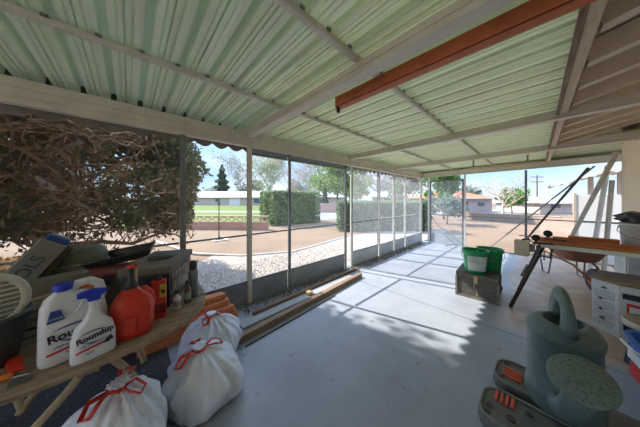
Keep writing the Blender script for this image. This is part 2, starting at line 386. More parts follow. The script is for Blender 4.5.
# scalloped edge under the header, in the near bays and at the far corner
b = MB(); n = 130
pts = []
for i in range(n + 1):
    yy = -2.6 + i * .08; pts.append((yy, 2.235 - .025 * abs(math.sin(i * PI / 2.0))))
poly = []
for k in range(520):
    yy = -2.6 + k * .02; poly.append((yy, 2.262 - .055 * abs(math.sin(yy * PI / .205))))
vs = [(-2.995, a, 2.50) for a, _ in poly] + [(-2.995, a, c) for a, c in poly]; m_ = len(poly)
b.add(vs, [(i, i + 1, m_ + i + 1, m_ + i) for i in range(m_ - 1)])
struct(b.build('trim_3', mat('edge_flashing', (.33, .30, .25), (.24, .21, .17), 5, .6), solid=.003))
# ------------------------------------------------------------------ far end
for x, w, m, lab in ((-2.62, .05, whitem, 'white post at left of the far screen door'), (-1.55, .05, whitem, 'white post at right of the far screen door'), (-.19, .05, greym, 'grey post in the open far end, right of the bare tree')):
    t = thing('end_post', lab, 'post', (x, 7.76, 0), 0, 'posts across the far end')
    MB().mm(-w / 2, w / 2, -w / 2, w / 2, 0, 2.30).build('post_tube', m, t, bevel=.005)
    MB().mm(-w / 2 - .012, w / 2 + .012, -w / 2 - .012, w / 2 + .012, 0, .008).build('base_plate', m, t)
d = struct(bpy.data.objects.new('door_1', None)); COL.objects.link(d); d.location = (-2.58, 7.76, 0)
MB().mm(0, .045, -.012, .012, .02, 2.18).mm(.955, 1.0, -.012, .012, .02, 2.18).mm(.045, .955, -.012, .012, 2.13, 2.18).mm(.045, .955, -.012, .012, .98, 1.01).build('frame', greym, d, bevel=.002)
MB().mm(.045, .955, -.008, .008, .02, .34).build('kick_panel', mat('pale_blue_panel', (.55, .62, .68), (.45, .52, .58), 3, .5), d)
MB().add([(.045, 0, .34), (.955, 0, .34), (.955, 0, 2.13), (.045, 0, 2.13)], [(0, 1, 2, 3)]).build('mesh_screen', sc_haze, d)
MB().tube([(.9, -.03, 1.0), (.9, -.06, 1.0), (.9, -.06, 1.14), (.9, -.03, 1.14)], .008, 6).build('door_handle', black, d)
MB().tube([(.06, -.02, .95), (.3, -.10, .62), (.65, -.2, .42), (.93, -.3, .30), (.96, -.32, .14), (.6, -.45, .05)], .012, 6).build('bent_rod', greym, d)
w = sempty('window_9', (-1.52, 7.76, 0))
MB().mm(0, 1.30, -.01, .01, .98, 1.0).build('frame', greym, w)
MB().mm(0, 1.3, -.01, .01, .0, .03).build('sill', greym, w)
w = sempty('window_10', (-.16, 7.76, 0))
MB().mm(0, 1.4, -.01, .01, .98, 1.0).build('frame', ironm, w)
exec_parts = []
# ------------------------------------------------------------------ OUTSIDE: ground
sand = mat('sandy_dirt', (.26, .175, .11), (.20, .135, .085), .7, .95, bump=.2, detail=9)
struct(MB().mm(-400, 400, -400, 400, -.5, -.115).build('ground', sand))
grav = mat('gravel', (.54, .46, .38), (.24, .20, .165), 42, .95, bump=.8, contrast=(.35, .62), detail=3)
poly = [(-3.0, -6), (-3.0, 12.5), (-4.6, 12), (-5.5, 9), (-5.6, 7), (-5.2, 5), (-5.0, 3.6), (-5.6, 2.4), (-6.3, 1.7), (-5.6, 1.0), (-4.4, .55), (-3.5, .35), (-3.2, -.6), (-3.15, -6)]
g = MB().prism(poly, -.11, -.085).build('gravel_bed', grav); struct(g)
# stones on the near gravel
b = MB()
def stone(cx, cy, r):
    b.add([(cx - r, cy, -.085), (cx, cy - r * .8, -.085), (cx + r, cy, -.085), (cx, cy + r * .9, -.085), (cx + r * .15, cy + r * .1, -.085 + r * .8)], [(0, 1, 4), (1, 2, 4), (2, 3, 4), (3, 0, 4)])
for _ in range(9000):
    stone(-3.05 - random.random() ** 1.3 * 2.0, random.uniform(.95, 7.5), random.uniform(.008, .026))
tag(b.build('loose_gravel', mat('gravel_stone', (.60, .52, .44), (.27, .23, .19), 9, .9, contrast=(.4, .6))), 'loose grey gravel lying outside the left screens', 'gravel', kind='stuff')
# curb edging along the gravel
edge = [(-5.75, 7.4), (-5.28, 5), (-5.08, 3.6), (-5.68, 2.32), (-6.85, 1.42), (-10, .75)]
b = MB().tube([(x, y, -.09) for x, y in edge], .05, 8)
tag(b.build('curb_edging', mat('pale_concrete', (.62, .56, .50), (.5, .45, .4), 8, .9), smooth=True), 'pale curved concrete curb edging between gravel and sandy yard', 'curb')
lawn_m = mat('lawn_green', (.085, .15, .012), (.13, .16, .02), .5, .95, bump=.3)
def gpoly(name, pts, z, m, h=.02):
    return struct(MB().prism([(p.x, p.y) for p in [G(a, d_) for a, d_ in pts]][::-1] if False else [(p.x, p.y) for p in [G(a, d_) for a, d_ in pts]], z, z + h).build(name, m))
gpoly('lawn', [(120, 12.2), (262, 12.2), (266, 17), (300, 19.5), (300, 58), (120, 58)], -.11, lawn_m)
gpoly('path', [(120, 27), (300, 26), (300, 28), (120, 29.5)], -.085, mat('path_concrete', (.62, .6, .56), None, 3, .9))
gpoly('street', [(301, 15.5), (420, 20), (420, 42), (301, 40)], -.11, mat('asphalt', (.28, .29, .31), None, 3, .9))
gpoly('driveway', [(408, 20), (545, 26), (545, 34), (408, 34)], -.11, mat('drive_grey', (.40, .38, .36), None, 3, .9))
# ------------------------------------------------------------------ trees
def tube_walk(b, p, d, L_, r, n=6, wob=.25, droop=0, seg=5, lim=None):
    pts = [Vector(p)]; d = Vector(d).normalized()
    for i in range(n):
        d = (d + Vector((random.gauss(0, wob), random.gauss(0, wob), random.gauss(0, wob) + droop))).normalized()
        q = pts[-1] + d * L_ / n
        if lim:
            h_ = math.hypot(q.x, q.y); m_ = lim(q.z)
            if h_ > m_: q.x *= m_ / h_; q.y *= m_ / h_; d = (d + Vector((-q.y, q.x, 0)).normalized() * random.choice((-.8, .8))).normalized()
            q.x = min(q.x, 2.92); q.z = max(q.z, 0.75 + .5 * random.random())
        pts.append(q)
    b.tube(pts, [max(r * (1 - .8 * i / n), .003) for i in range(n + 1)], seg); return pts, d
# the big dark tree by the left screens
def big_tree():
    c = Vector((-6.2, -2.2, -.1))
    t = thing('juniper_tree', 'huge dark spreading tree with tangled brown branches filling the left screens', 'tree', c)
    tr = MB(); br = MB(); tw = MB(); ends = []
    trunks = []
    for a, h in ((.2, 3.6), (1.1, 4.2), (-.7, 3.8), (2.6, 4.4), (-2.2, 4.0)):
        pts, d = tube_walk(tr, (.12 * math.cos(a), .12 * math.sin(a), -.02), (math.cos(a) * .55, math.sin(a) * .55, 1), h, .17, 9, .12, 0, 8); trunks.append(pts)
    def rad(z):   # crown radius at height z above ground
        return 3.42 if z < 2.5 else (3.42 - .62 * min(1, (z - 2.5) / 1.1) if z < 5.0 else max(.3, 2.8 - (z - 5.0) * .7))
    for i in range(125):
        pts = random.choice(trunks); p = random.choice(pts[1:]); a = random.uniform(-PI, PI)
        if random.random() < .6: a = random.gauss(.55, .8)
        L_ = random.uniform(2.0, 3.3) * (1 if p.z < 2.5 else .7)
        q, d = tube_walk(br, p, (math.cos(a), math.sin(a), random.uniform(-.12, .55)), L_, random.uniform(.018, .06), 8, .22, random.uniform(-.05, .05), 6, lambda z: rad(z) - .1)
        for k in range(9):
            s_ = random.choice(q[2:]); a2 = a + random.gauss(0, 1.0)
            q2, _ = tube_walk(tw, s_, (math.cos(a2), math.sin(a2), random.uniform(-.3, .5)), random.uniform(.5, 1.3), random.uniform(.006, .016), 5, .35, -.02, 4, lambda z: rad(z))
            ends += q2[2:]
            for kk in range(2):
                q3, _ = tube_walk(tw, random.choice(q2[1:]), (random.gauss(0, 1), random.gauss(0, 1), random.gauss(0, .7)), random.uniform(.25, .6), .008, 4, .4, -.03, 3, lambda z: rad(z))
                ends += q3[1:]
    # a pale bare limb forking near the camera side
    lim = MB(); 
    lp = [Vector((1.9, 1.45, 1.75)), Vector((2.0, 1.2, 1.95)), Vector((2.05, .87, 2.3)), Vector((2.1, .57, 2.6)), Vector((2.15, .57, 2.85)), Vector((2.1, .65, 3.1)), Vector((2.0, .55, 3.5))]
    lim.tube([Vector((.1, .1, .9)), Vector((1.0, 1.0, 1.35))] + lp, [.12, .10, .075, .065, .055, .045, .035, .03, .015], 8)
    lim.tube([lp[2], Vector((2.0, .35, 2.45)), Vector((1.9, -.15, 2.75)), Vector((1.9, -.65, 2.9))], [.04, .035, .03, .012], 7)
    barkd = mat('tree_bark', (.20, .13, .09), (.10, .065, .045), 10, .9, bump=.5)
    tr.build('trunk', barkd, t, smooth=True)
    br.build('branches', mat('branch_bark', (.50, .31, .19), (.24, .15, .09), 7, .9, bump=.4), t, smooth=True)
    lim.build('forked_limb', mat('limb_bark', (.62, .46, .36), (.40, .29, .22), 9, .9, bump=.4), t, smooth=True)['label'] = 'paler bare forked limb'
    tw.build('twigs', mat('twig_bark', (.50, .29, .15), (.28, .16, .09), 3, .9), t)['kind'] = 'stuff'
    lf = MB()
    clumps = []
    for _ in range(330):
        z = random.uniform(2.4, 8.0); a = random.uniform(-PI, PI); r_ = rad(z) * random.uniform(.72, 1.0)
        clumps.append((r_ * math.cos(a), r_ * math.sin(a), z, random.uniform(.25, .5)))
    for _ in range(90):
        z = random.uniform(1.25, 2.6); a = random.uniform(-PI, PI); r_ = rad(z) * random.uniform(.75, 1.0)
        clumps.append((r_ * math.cos(a), r_ * math.sin(a), z, random.uniform(.14, .34)))
    for _ in range(60):     # the dense skirt at the right hand end
        z = random.uniform(1.1, 4.0); a = random.uniform(1.0, 1.9); r_ = rad(z) * random.uniform(.85, 1.0)
        clumps.append((r_ * math.cos(a), r_ * math.sin(a), z, random.uniform(.2, .4)))
    def fn():
        cx, cy, cz, r_ = random.choice(clumps)
        v = Vector((random.gauss(0, 1), random.gauss(0, 1), random.gauss(0, .8))); v = v.normalized() * r_ * random.random() ** .4
        return (min(cx + v.x, 3.0 - random.random() * .3), cy + v.y, cz + v.z)
    for _ in range(260):
        z = random.uniform(1.6, 6.5); a = random.uniform(-PI, PI); r__ = rad(z) * random.uniform(.2, .8)
        clumps.append((r__ * math.cos(a), r__ * math.sin(a), z, random.uniform(.25, .5)))
    for _ in range(110):
        z = random.uniform(2.6, 5.8); a = random.uniform(.9, 2.1); r__ = rad(z) * random.uniform(.7, .98)
        clumps.append((r__ * math.cos(a), r__ * math.sin(a), z, random.uniform(.28, .45)))
    lf.leaves(fn, 125000, .10)
    lf.build('foliage', leaf_mat('juniper_leaf', (.10, .115, .045), (.30, .25, .12), 1.5), t)['kind'] = 'stuff'
    dl = MB()
    dl.leaves(lambda: random.choice(ends) + Vector((random.gauss(0, .06), random.gauss(0, .06), random.gauss(0, .06))), 22000, .07)
    dl.build('dry_foliage', leaf_mat('dry_leaf', (.34, .19, .08), (.16, .11, .05), 2.5), t)['kind'] = 'stuff'
big_tree()
b = MB()
def lf_():
    a = random.uniform(-PI, PI); r_ = 3.1 * random.random() ** .6; return (min(-6.3 + r_ * math.cos(a), -3.15), -2.7 + r_ * math.sin(a), -.07 + random.random() * .12)
b.leaves(lf_, 26000, .09)
tag(b.build('leaf_litter', leaf_mat('litter_leaf', (.50, .33, .16), (.26, .17, .08), 3)), 'brown leaf litter on the ground beneath the big dark tree', 'leaves', kind='stuff')

bark = mat('far_bark', (.30, .24, .19), (.20, .16, .12), 5, .9)
def tree(name, label, px, d, h, cr, c1, c2, n=2600, trunk=.3, style='round', leaf=.35, group='trees beyond the yard'):
    p = G(px, d, -.12); t = thing(name, label, 'tree', p, 0, group)
    tb = MB(); k = h * .45
    tube_walk(tb, (0, 0, 0), (0, 0, 1), h * .62, trunk * .5, 6, .05, 0, 7)
    for i in range(7):
        a = i * 2.4; tube_walk(tb, (0, 0, h * .3 + i * h * .04), (math.cos(a), math.sin(a), .9), h * .38, trunk * .2, 5, .15, 0, 5)
    tb.build('trunk', bark, t, smooth=True)
    lf = MB()
    if style == 'round':
        cl = [(random.gauss(0, cr * .42), random.gauss(0, cr * .42), h * random.uniform(.42, .92), cr * random.uniform(.25, .5)) for _ in range(22)]
        def fn():
            x, y, z, r_ = random.choice(cl); v = Vector((random.gauss(0, 1), random.gauss(0, 1), random.gauss(0, .8))).normalized() * r_ * random.random() ** .35
            return (x + v.x, y + v.y, z + v.z)
    else:
        def fn():
            z = random.random() ** 1.2; a = random.uniform(-PI, PI); lay = .75 + .25 * math.sin(z * 38); r_ = cr * (1 - z) ** .8 * lay * random.random() ** .4
            return (r_ * math.cos(a), r_ * math.sin(a), h * (.12 + .88 * z) - r_ * .12)
    lf.leaves(fn, n, leaf)
    lf.build('foliage', leaf_mat(name + str(px), c1, c2, .6), t)
    return t
def bare(name, label, px, d, h, m, spread=.5, n=11, twl=.5, th=.25, twig_leaf=None, group='trees beyond the yard'):
    p = G(px, d, -.12); t = thing(name, label, 'tree', p, 0, group)
    tb = MB(); tw = MB(); pts, _ = tube_walk(tb, (0, 0, 0), (0, 0, 1), h * .5, th, 6, .06, 0, 7)
    ends = []
    for i in range(n):
        a = i * 2.4 + random.uniform(-.3, .3); s_ = pts[2 + i % 5]
        q, _ = tube_walk(tb, s_, (math.cos(a) * spread, math.sin(a) * spread, 1), h * .5, th * .45, 6, .14, 0, 5)
        for k in range(7):
            q2, _ = tube_walk(tw, random.choice(q[2:]), (random.gauss(0, 1) * .8, random.gauss(0, 1) * .8, 1), h * .22 * twl * 2, th * .16, 5, .22, 0, 4); ends += q2[1:]
            for j in range(3):
                q3, _ = tube_walk(tw, random.choice(q2[1:]), (random.gauss(0, 1), random.gauss(0, 1), .9), h * .10, th * .07, 3, .25, 0, 3); ends += q3[1:]
    tb.build('trunk', m, t, smooth=True); tw.build('twigs', m, t)
    if twig_leaf:
        c1, c2, cnt, sz = twig_leaf
        MB().leaves(lambda: random.choice(ends) + Vector((random.gauss(0, h * .03), random.gauss(0, h * .03), random.gauss(0, h * .03))), cnt, sz).build('foliage', leaf_mat(name + str(px), c1, c2, .6), t)
    return t
pale = mat('pale_bark', (.62, .52, .44), (.46, .38, .31), 5, .9); greyb = mat('grey_bark', (.40, .36, .34), (.3, .27, .25), 5, .9)
tree('conifer_tree', 'dark conifer standing above the long low house', 222, 80, 15.5, 4.6, (.06, .11, .07), (.10, .15, .09), 3800, .5, 'cone', .8)
bare('open_tree', 'tall airy tree with thin leaves right of the conifer', 240, 84, 22, greyb, .6, 11, .5, .25, ((.24, .28, .22), (.36, .38, .32), 2600, .5))
bare('open_tree', 'pale leafy tree rising behind the front of the clipped hedge', 268, 50, 14, greyb, .55, 12, .5, .22, ((.45, .48, .28), (.34, .38, .26), 3600, .4))
bare('bare_tree', 'bare pinkish tree rising behind the middle of the near hedge', 293, 40, 10.5, mat('pink_bark', (.50, .38, .34), (.4, .3, .27), 5, .9), .8, 13, .6, .16)
bare('open_tree', 'grey thin tree between the pink tree and the green oak', 311, 56, 14, greyb, .6, 11, .6, .2, ((.42, .38, .34), (.30, .34, .26), 2400, .4))
tree('oak_tree', 'broad light green oak seen left of the paired posts', 338, 32, 8.6, 4.2, (.25, .33, .10), (.14, .22, .08), 5200, .5, 'round', .42)
tree('small_conifer', 'small dark cone shaped tree beside the driveway', 325, 28, 3.2, .95, (.07, .12, .09), (.10, .15, .10), 1500, .15, 'cone', .26)
tree('leafy_tree', 'yellow green tree just right of the paired posts', 360, 38, 6.4, 2.3, (.34, .42, .10), (.25, .32, .10), 2200, .3, 'round', .4)
bare('bare_tree', 'bare mauve tree behind the long hedge, left of the bright white post', 376, 30, 8.4, mat('mauve_bark', (.46, .36, .36), (.36, .28, .28), 5, .9), 1.0, 16, .7, .14)
tree('evergreen_tree', 'olive tree behind the far left screens', 405, 34, 6.5, 3.0, (.26, .30, .16), (.18, .22, .13), 2600, .3, 'round', .4)
tree('leafy_tree', 'dense green tree seen through the far screen door', 444, 17, 4.6, 1.35, (.10, .22, .05), (.17, .30, .08), 4200, .2, 'round', .24)
tree('leafy_tree', 'low silvery shrub under the green tree at the screen door', 447, 13.5, 1.9, .9, (.26, .31, .24), (.18, .22, .15), 2400, .1, 'round', .16)
bare('bare_tree', 'bare white branched tree between the far door and the grey end post', 503, 21, 4.9, pale, 1.0, 10, .5, .16)
tree('leafy_tree', 'round green bush at the foot of the bare white tree', 512, 24, 2.9, 1.5, (.16, .30, .05), (.10, .20, .05), 1800, .15, 'round', .3)
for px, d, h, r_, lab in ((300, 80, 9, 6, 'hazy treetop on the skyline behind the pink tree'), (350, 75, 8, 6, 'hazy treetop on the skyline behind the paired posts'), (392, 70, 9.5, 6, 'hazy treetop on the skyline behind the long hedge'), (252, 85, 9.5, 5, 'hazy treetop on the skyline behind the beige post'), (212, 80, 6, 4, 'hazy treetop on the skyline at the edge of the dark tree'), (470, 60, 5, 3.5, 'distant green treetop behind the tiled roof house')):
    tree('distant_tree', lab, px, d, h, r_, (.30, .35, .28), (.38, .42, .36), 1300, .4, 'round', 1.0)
# ------------------------------------------------------------------ hedges
def hedge(label, p0, p1, w, h, c1, c2, n, leaf=.10):
    a, c = Vector(p0), Vector(p1); mid = (a + c) / 2; L_ = (c - a).length; ang = math.atan2((c - a).y, (c - a).x)
    t = thing('clipped_hedge', label, 'hedge', (mid.x, mid.y, -.115), ang, 'clipped hedges')
    MB().sup([(0, 0, .02, L_ / 2 * .93, w / 2 * .9), (0, 0, h * .5, L_ / 2 * .95, w / 2 * .92), (0, 0, h * .95, L_ / 2 * .93, w / 2 * .85)], 32, pw=6).build('woody_core', mat('hedge_core', (.05, .07, .03), None, 8, .9), t)
    def fn():
        f = random.random()
        if f < .38: return (random.uniform(-1, 1) * L_ / 2, random.uniform(-1, 1) * w / 2, h + random.gauss(0, .03))
        if f < .85: return (random.uniform(-1, 1) * L_ / 2, random.choice((-1, 1)) * (w / 2 + random.gauss(0, .03)), random.uniform(.05, h))
        return (random.choice((-1, 1)) * (L_ / 2 + random.gauss(0, .03)), random.uniform(-1, 1) * w / 2, random.uniform(.05, h))
    MB().leaves(fn, n, leaf).build('foliage', leaf_mat('hedge_' + label[:8], c1, c2, .8), t)
hedge('tall square clipped hedge behind the slim grey post', G(266, 13.2), G(312, 15.5), 2.0, 2.15, (.23, .33, .10), (.13, .21, .07), 15000, .14)
hedge('long grey green hedge behind the hazy left screens', G(338, 11.2), G(424, 11.0), 1.6, 1.50, (.20, .27, .13), (.12, .17, .09), 15000, .11)
# ------------------------------------------------------------------ block wall with pierced top course
brick = brick_mat('red_block', (.42, .20, .13), (.50, .27, .19), (.45, .36, .30))
def block_wall(label, p0, p1, h, m=brick, pierced=True, n=10, name='block_wall'):
    a, c = Vector(p0), Vector(p1); L_ = (c - a).length; ang = math.atan2((c - a).y, (c - a).x)
    t = thing(name, label, 'wall', (a.x, a.y, -.115), ang, 'garden block walls')
    MB().mm(0, L_, 0, .15, 0, h).build('wall_body', m, t)
    if pierced:
        b = MB(); k = max(2, int(L_ / .45))
        for i in range(k):
            x = (i + .5) * L_ / k; b.tube([(x + .17 * math.cos(q), .075, h + .14 + .11 * math.sin(q)) for q in [j * PI / 5 for j in range(10)]], .028, 5, closed=True)
        b.build('pierced_course', mat('pierced_block', (.62, .45, .34), (.5, .36, .27), 6, .9), t)
        MB().mm(0, L_, -.01, .16, h + .28, h + .33).build('coping', mat('pierced_block', (.6, .4, .3)), t)
    else: MB().mm(0, L_, -.02, .17, h, h + .05).build('coping', mat('coping_tan', (.55, .42, .33), None, 5, .9), t)
block_wall('low red block wall with pierced top course in front of the green lawn', G(140, 11.4), G(268, 11.0), .42)
block_wall('pinkish wall beyond the driveway, right of the tall hedge', G(309, 26), G(345, 26), 1.15, mat('pink_wall', (.55, .36, .29), None, 4, .9), False)
block_wall('low tan wall beyond the dirt yard, behind the bare white tree', G(462, 17.5), G(560, 12.5), .55, mat('tan_wall', (.36, .29, .23), (.28, .22, .18), 4, .9), False)
block_wall('sunny pink block wall left of the white shed panel', G(540, 9.6), G(600, 8.2), .72, brick_mat('pink_block', (.62, .38, .30), (.70, .47, .38), (.52, .42, .36)), False)
# ------------------------------------------------------------------ houses
def house(label, px0, px1, d0, d1, wh, rh, wallc, roofc, wins, depth=8, over=.6, garage=None):
    a, c = G(px0, d0), G(px1, d1); L_ = (c - a).length; ang = math.atan2((c - a).y, (c - a).x)
    t = thing('house', label, 'house', (a.x, a.y, -.115), ang)
    MB().mm(0, L_, 0, depth, 0, wh).build('house_walls', mat('hw' + label[:9], wallc, None, 3, .9), t)
    o = over
    MB().add([(-o, -o, wh - .08), (L_ + o, -o, wh - .08), (L_ + o, depth + o, wh - .08), (-o, depth + o, wh - .08), (1.5, depth / 2, wh + rh), (L_ - 1.5, depth / 2, wh + rh)],
             [(3, 2, 1, 0), (0, 1, 5, 4), (1, 2, 5), (2, 3, 4, 5), (3, 0, 4)]).build('roof', mat('hr' + label[:9], roofc, None, 9, .9, bump=.3), t)
    MB().mm(-o, L_ + o, -o - .04, -o, wh - .2, wh - .05).build('fascia', whitem, t)
    for x, ww, z0, z1 in wins:
        f = MB().mm(x * L_, x * L_ + ww, -.05, 0, z0, z1).build('window', whitem, t)
        MB().mm(x * L_ + .06, x * L_ + ww - .06, -.07, -.05, z0 + .06, z1 - .06).build('pane', mat('dark_pane', (.10, .13, .16), None, 5, .2), f)
    if garage:
        MB().mm(garage * L_, garage * L_ + 3.2, -.05, 0, 0, 2.2).build('garage_door', whitem, t)
house('long low cream house with pale roof across the lawn', 180, 300, 62, 60, 2.5, 1.9, (.55, .48, .40), (.66, .60, .54), [(.08, 2.2, .9, 2.1), (.3, 1.6, .9, 2.1), (.62, 2.6, .6, 2.1)], garage=.42)
house('low pale roofed building beyond the second hedge', 305, 345, 44, 48, 2.4, 1.2, (.60, .54, .48), (.68, .66, .64), [(.3, 1.5, .9, 2.0)])
house('distant bungalow seen over the long hedge', 372, 412, 42, 40, 2.4, 1.2, (.62, .56, .5), (.70, .67, .64), [(.3, 1.5, .9, 2.0), (.65, 1.5, .9, 2)])
house('bungalow with terracotta tiled roof beyond the dirt yard', 452, 492, 25, 27.5, 1.95, .95, (.50, .42, .42), (.62, .21, .09), [(.22, 1.2, .7, 1.5), (.6, 1.4, .7, 1.5)], 7, .5)
house('white roofed bungalow right of the grey end post', 540, 572, 24, 24, 1.35, .75, (.55, .47, .42), (.72, .70, .68), [(.3, 1.3, .6, 1.2)], 6, .5)
# telephone pole
def pole(px, d, h, label, arms=2):
    t = thing('utility_pole', label, 'pole', G(px, d, -.12), YAW, 'utility poles')
    MB().tube([(0, 0, 0), (0, 0, h)], [.16, .11], 8).build('pole', mat('pole_wood', (.22, .18, .15), None, 5, .9), t)
    for k in range(arms): MB().mm(-1.3, 1.3, -.07, .07, h - .5 - k * 1.0, h - .36 - k * 1.0).build('crossarm', mat('pole_wood', (.2, .2, .2)), t)
pole(537, 42, 6.8, 'dark utility pole with cross arms right of the grey end post')
# lamp on stand in the yard
p = G(219, 8.2, -.11)
t = thing('yard_pole', 'dark pole on a square base standing alone in the sandy yard', 'pole', p)
MB().tube([(0, 0, .05), (0, 0, .14), (0, 0, 1.42)], [.03, .022, .018], 8).build('pole', ironm, t)
MB().lathe([(.16, .03), (.15, .06), (.05, .08), (.04, .16), (.02, .17)], seg=20).build('foot', ironm, t, smooth=True)
MB().mm(-.3, .3, -.3, .3, 0, .03).build('base_slab', mat('pale_concrete', (.6, .6, .6)), t)
MB().lathe([(.02, 1.42), (.045, 1.44), (.045, 1.5), (.015, 1.52)], seg=12).build('cap', ironm, t)
# neighbouring eave, posts and white shed panel at right
t = thing('patio_awning', 'neighbouring patio cover with scalloped white edge past the far end', 'awning', (.35, 9.6, 0))
b = MB()
n_ = 44
for i in range(n_):
    pass
x0, x1, y0, y1 = -.05, 2.6, 0, 4.0
vs = []; K = 60
for i in range(2):
    for j in range(K + 1):
        x = x0 + (x1 - x0) * j / K; vs.append((x, y0 + (y1 - y0) * i, 2.0 + .16 * min(1, (x - x0) / .6) + .32 * max(0, min(1, (x - .3) / 1.2)) + .025 * math.sin(j * PI / 2)))
b.add(vs, [(j, j + 1, K + 2 + j, K + 1 + j) for j in range(K)])
b.build('awning_sheet', mat('white_awning', (.66, .62, .54), (.54, .5, .44), 5, .6), t, solid=.01)
b = MB(); row = vs[:K + 1]
b.add([(x, y - .01, z + .01) for x, y, z in row] + [(x, y - .01, z - .09 - .03 * abs(math.sin(j * PI / 5))) for j, (x, y, z) in enumerate(row)], [(j, j + 1, K + 2 + j, K + 1 + j) for j in range(K)])
b.build('valance', whitem, t, solid=.01)
for x in (.75, 1.25): MB().mm(x - .05, x + .05, .3, .4, -.115, 2.28).build('post', mat('tan_post', (.62, .50, .38), None, 5, .8), t)
t = thing('shed_panel', 'large plain white panel standing behind the leaning poles', 'panel', (.74, 8.75, -.115))
MB().mm(0, .75, 0, .06, 0, 1.75).build('panel', mat('bright_white', (.82, .82, .80), (.74, .74, .72), 3, .6), t, bevel=.005)
MB().mm(-.05, 0, -.01, .07, 0, 1.8).mm(.75, .80, -.01, .07, 0, 1.8).build('edge_post', mat('tan_post', (.6, .5, .4)), t)
MB().mm(0, .75, -.012, 0, 1.05, 1.07).build('cross_rail', greym, t)
# ------------------------------------------------------------------ leaning poles and boards, right
def lean(name, label, a, c, w, h, m, cat='board', group=None):
    a, c = Vector(a), Vector(c)
    o = MB().bar(Vector((0, 0, 0)), c - a, w, h).build(name, m, bevel=.003); o.location = a
    return tag(o, label, cat, group)
palew = mat('pale_grey_timber', (.58, .54, .45), (.46, .42, .35), 5, .7)
lean('leaning_board', 'broad pale board leaning diagonally up to the eave at far right', (.45, 8.62, -.09), (1.03, 6.62, 2.40), .075, .03, palew)
lean('leaning_pole', 'upper and thinner of two poles slanting up to the far end beam', (-1.06, 8.95, -.09), (.93, 7.86, 2.29), .03, .03, greym, 'pole', 'slanting poles')
lean('leaning_pole', 'lower, darker and thicker of two poles slanting behind the clamps', (-.42, 9.05, -.09), (.84, 7.86, 2.26), .05, .035, ironm, 'pole', 'slanting poles')
lean('white_plank', 'white plank leaning in the corner beside the house wall', (.80, 7.25, .03), (1.00, 7.12, 2.2), .12, .03, whitem)
lean('grey_plank', 'weathered grey plank propped against the house wall end', (.96, 7.18, .03), (1.05, 7.12, 1.9), .10, .035, palew)
lean('downspout', 'rusty brown pipe running up the end of the house wall', (1.19, 7.10, 0), (1.19, 7.10, 2.45), .06, .06, brownwood, 'pipe')
# ------------------------------------------------------------------ bench of timber at right
t = thing('sawhorse_bench', 'makeshift bench with long pale rail on splayed dark legs at right', 'bench', (.0, 4.0, 0))
MB().bar((.04, .0, .895), (1.12, .0, .895), .05, .045).build('front_rail', mat('pale_green_rail', (.80, .84, .74), (.68, .72, .62), 6, .5), t, bevel=.004)
MB().bar((.04, .62, .895), (1.12, .62, .895), .05, .045).build('rear_rail', greym, t, bevel=.004)
MB().mm(.04, 1.12, .03, .59, .895, .917).build('bench_board', brownwood, t)
for a, c in (((.06, .02, .875), (-.25, -.10, .0)), ((.06, .60, .875), (-.2, .75, .0)), ((1.11, .02, .875), (1.122, .0, .0)), ((1.11, .60, .875), (1.122, .66, .0))):
    MB().bar(a, c, .045, .03).build('leg', ironm, t, bevel=.003)
MB().bar((-.14, .0, .45), (-.10, .68, .45), .02, .03).build('stretcher', ironm, t)
grp = 'orange timbers on the bench'
sp = [(-.02, 1.1, 4.05, .918, .07, .022, .01, 'nearest orange timber lying along the front of the bench'),
      (.10, 1.1, 4.16, .918, .08, .045, -.01, 'second orange timber from the front of the bench, thicker than the nearest'),
      (.02, 1.1, 4.285, .918, .07, .03, .0, 'third orange timber from the front of the bench'),
      (.16, .70, 4.41, .918, .09, .06, 0, 'rear thick orange timber at the back of the bench'),
      (.10, 1.08, 4.17, .965, .045, .016, .02, 'thin orange lath on the top layer at the front'),
      (.30, .70, 4.40, .980, .09, .03, -.01, 'short orange timber on the top layer at the back')]
for x0, x1, y_, z_, w_, h_, dy, lab in sp:
    a = Vector((x0, y_, z_ + h_ / 2 + .001)); c = Vector((x1, y_ + dy * 1.0, z_ + h_ / 2 + .001))
    o = MB().bar(Vector((0, 0, 0)), c - a, w_ - .01, h_).build('orange_timber', redwood_x, bevel=.003); o.location = a; tag(o, lab, 'timber', grp)
# clamps with round black handles and beige vice block
t = thing('bench_vice', 'pale block vice hanging on the left end of the bench', 'vice', (-.11, 3.93, .78))
MB().mm(-.10, .05, -.06, .06, -.03, .17).build('vice_block', mat('ivory_block', (.60, .53, .38), (.50, .43, .3), 7, .6), t, bevel=.012)
MB().mm(.05, .10, -.03, .04, .03, .13).build('jaw', greym, t, bevel=.004)
MB().tube([(-.02, 0, .16), (-.02, 0, .182), (.05, .0, .195)], .01, 8).build('screw', ironm, t)
def clamp(loc, rz, lab):
    t = thing('hand_clamp', lab, 'clamp', loc, rz, 'clamps on the bench end')
    M = Matrix.Rotation(R(70), 4, 'X')
    MB().tube([Vector((.034 * math.cos(q), .012, .075 + .032 * math.sin(q))) for q in [j * PI / 8 for j in range(16)]], .012, 8, closed=True).build('ring_handle', black, t, smooth=True)
    MB().cyl((0, .016, .075), (0, -.02, .075), .022, 14).build('hub', black, t)
    MB().bar((0, .012, .05), (0, .012, .0), .02, .02).build('stem', black, t, bevel=.004)
    MB().mm(-.03, .16, .0, .025, -.003, .02).build('clamp_bar', ironm, t)
    MB().bar((-.03, .012, .082), (.03, .012, .068), .014, .012).build('spoke', black, t)
clamp((.0, 3.90, .925), R(15), 'higher left clamp with black ring handle on the bench end')
clamp((.10, 3.99, .985), R(-20), 'right clamp with black ring handle leaning on the timbers')
t = thing('bar_clamp', 'blue grey steel clamp hanging below the left end of the bench rail', 'clamp', (.06, 3.92, .78))
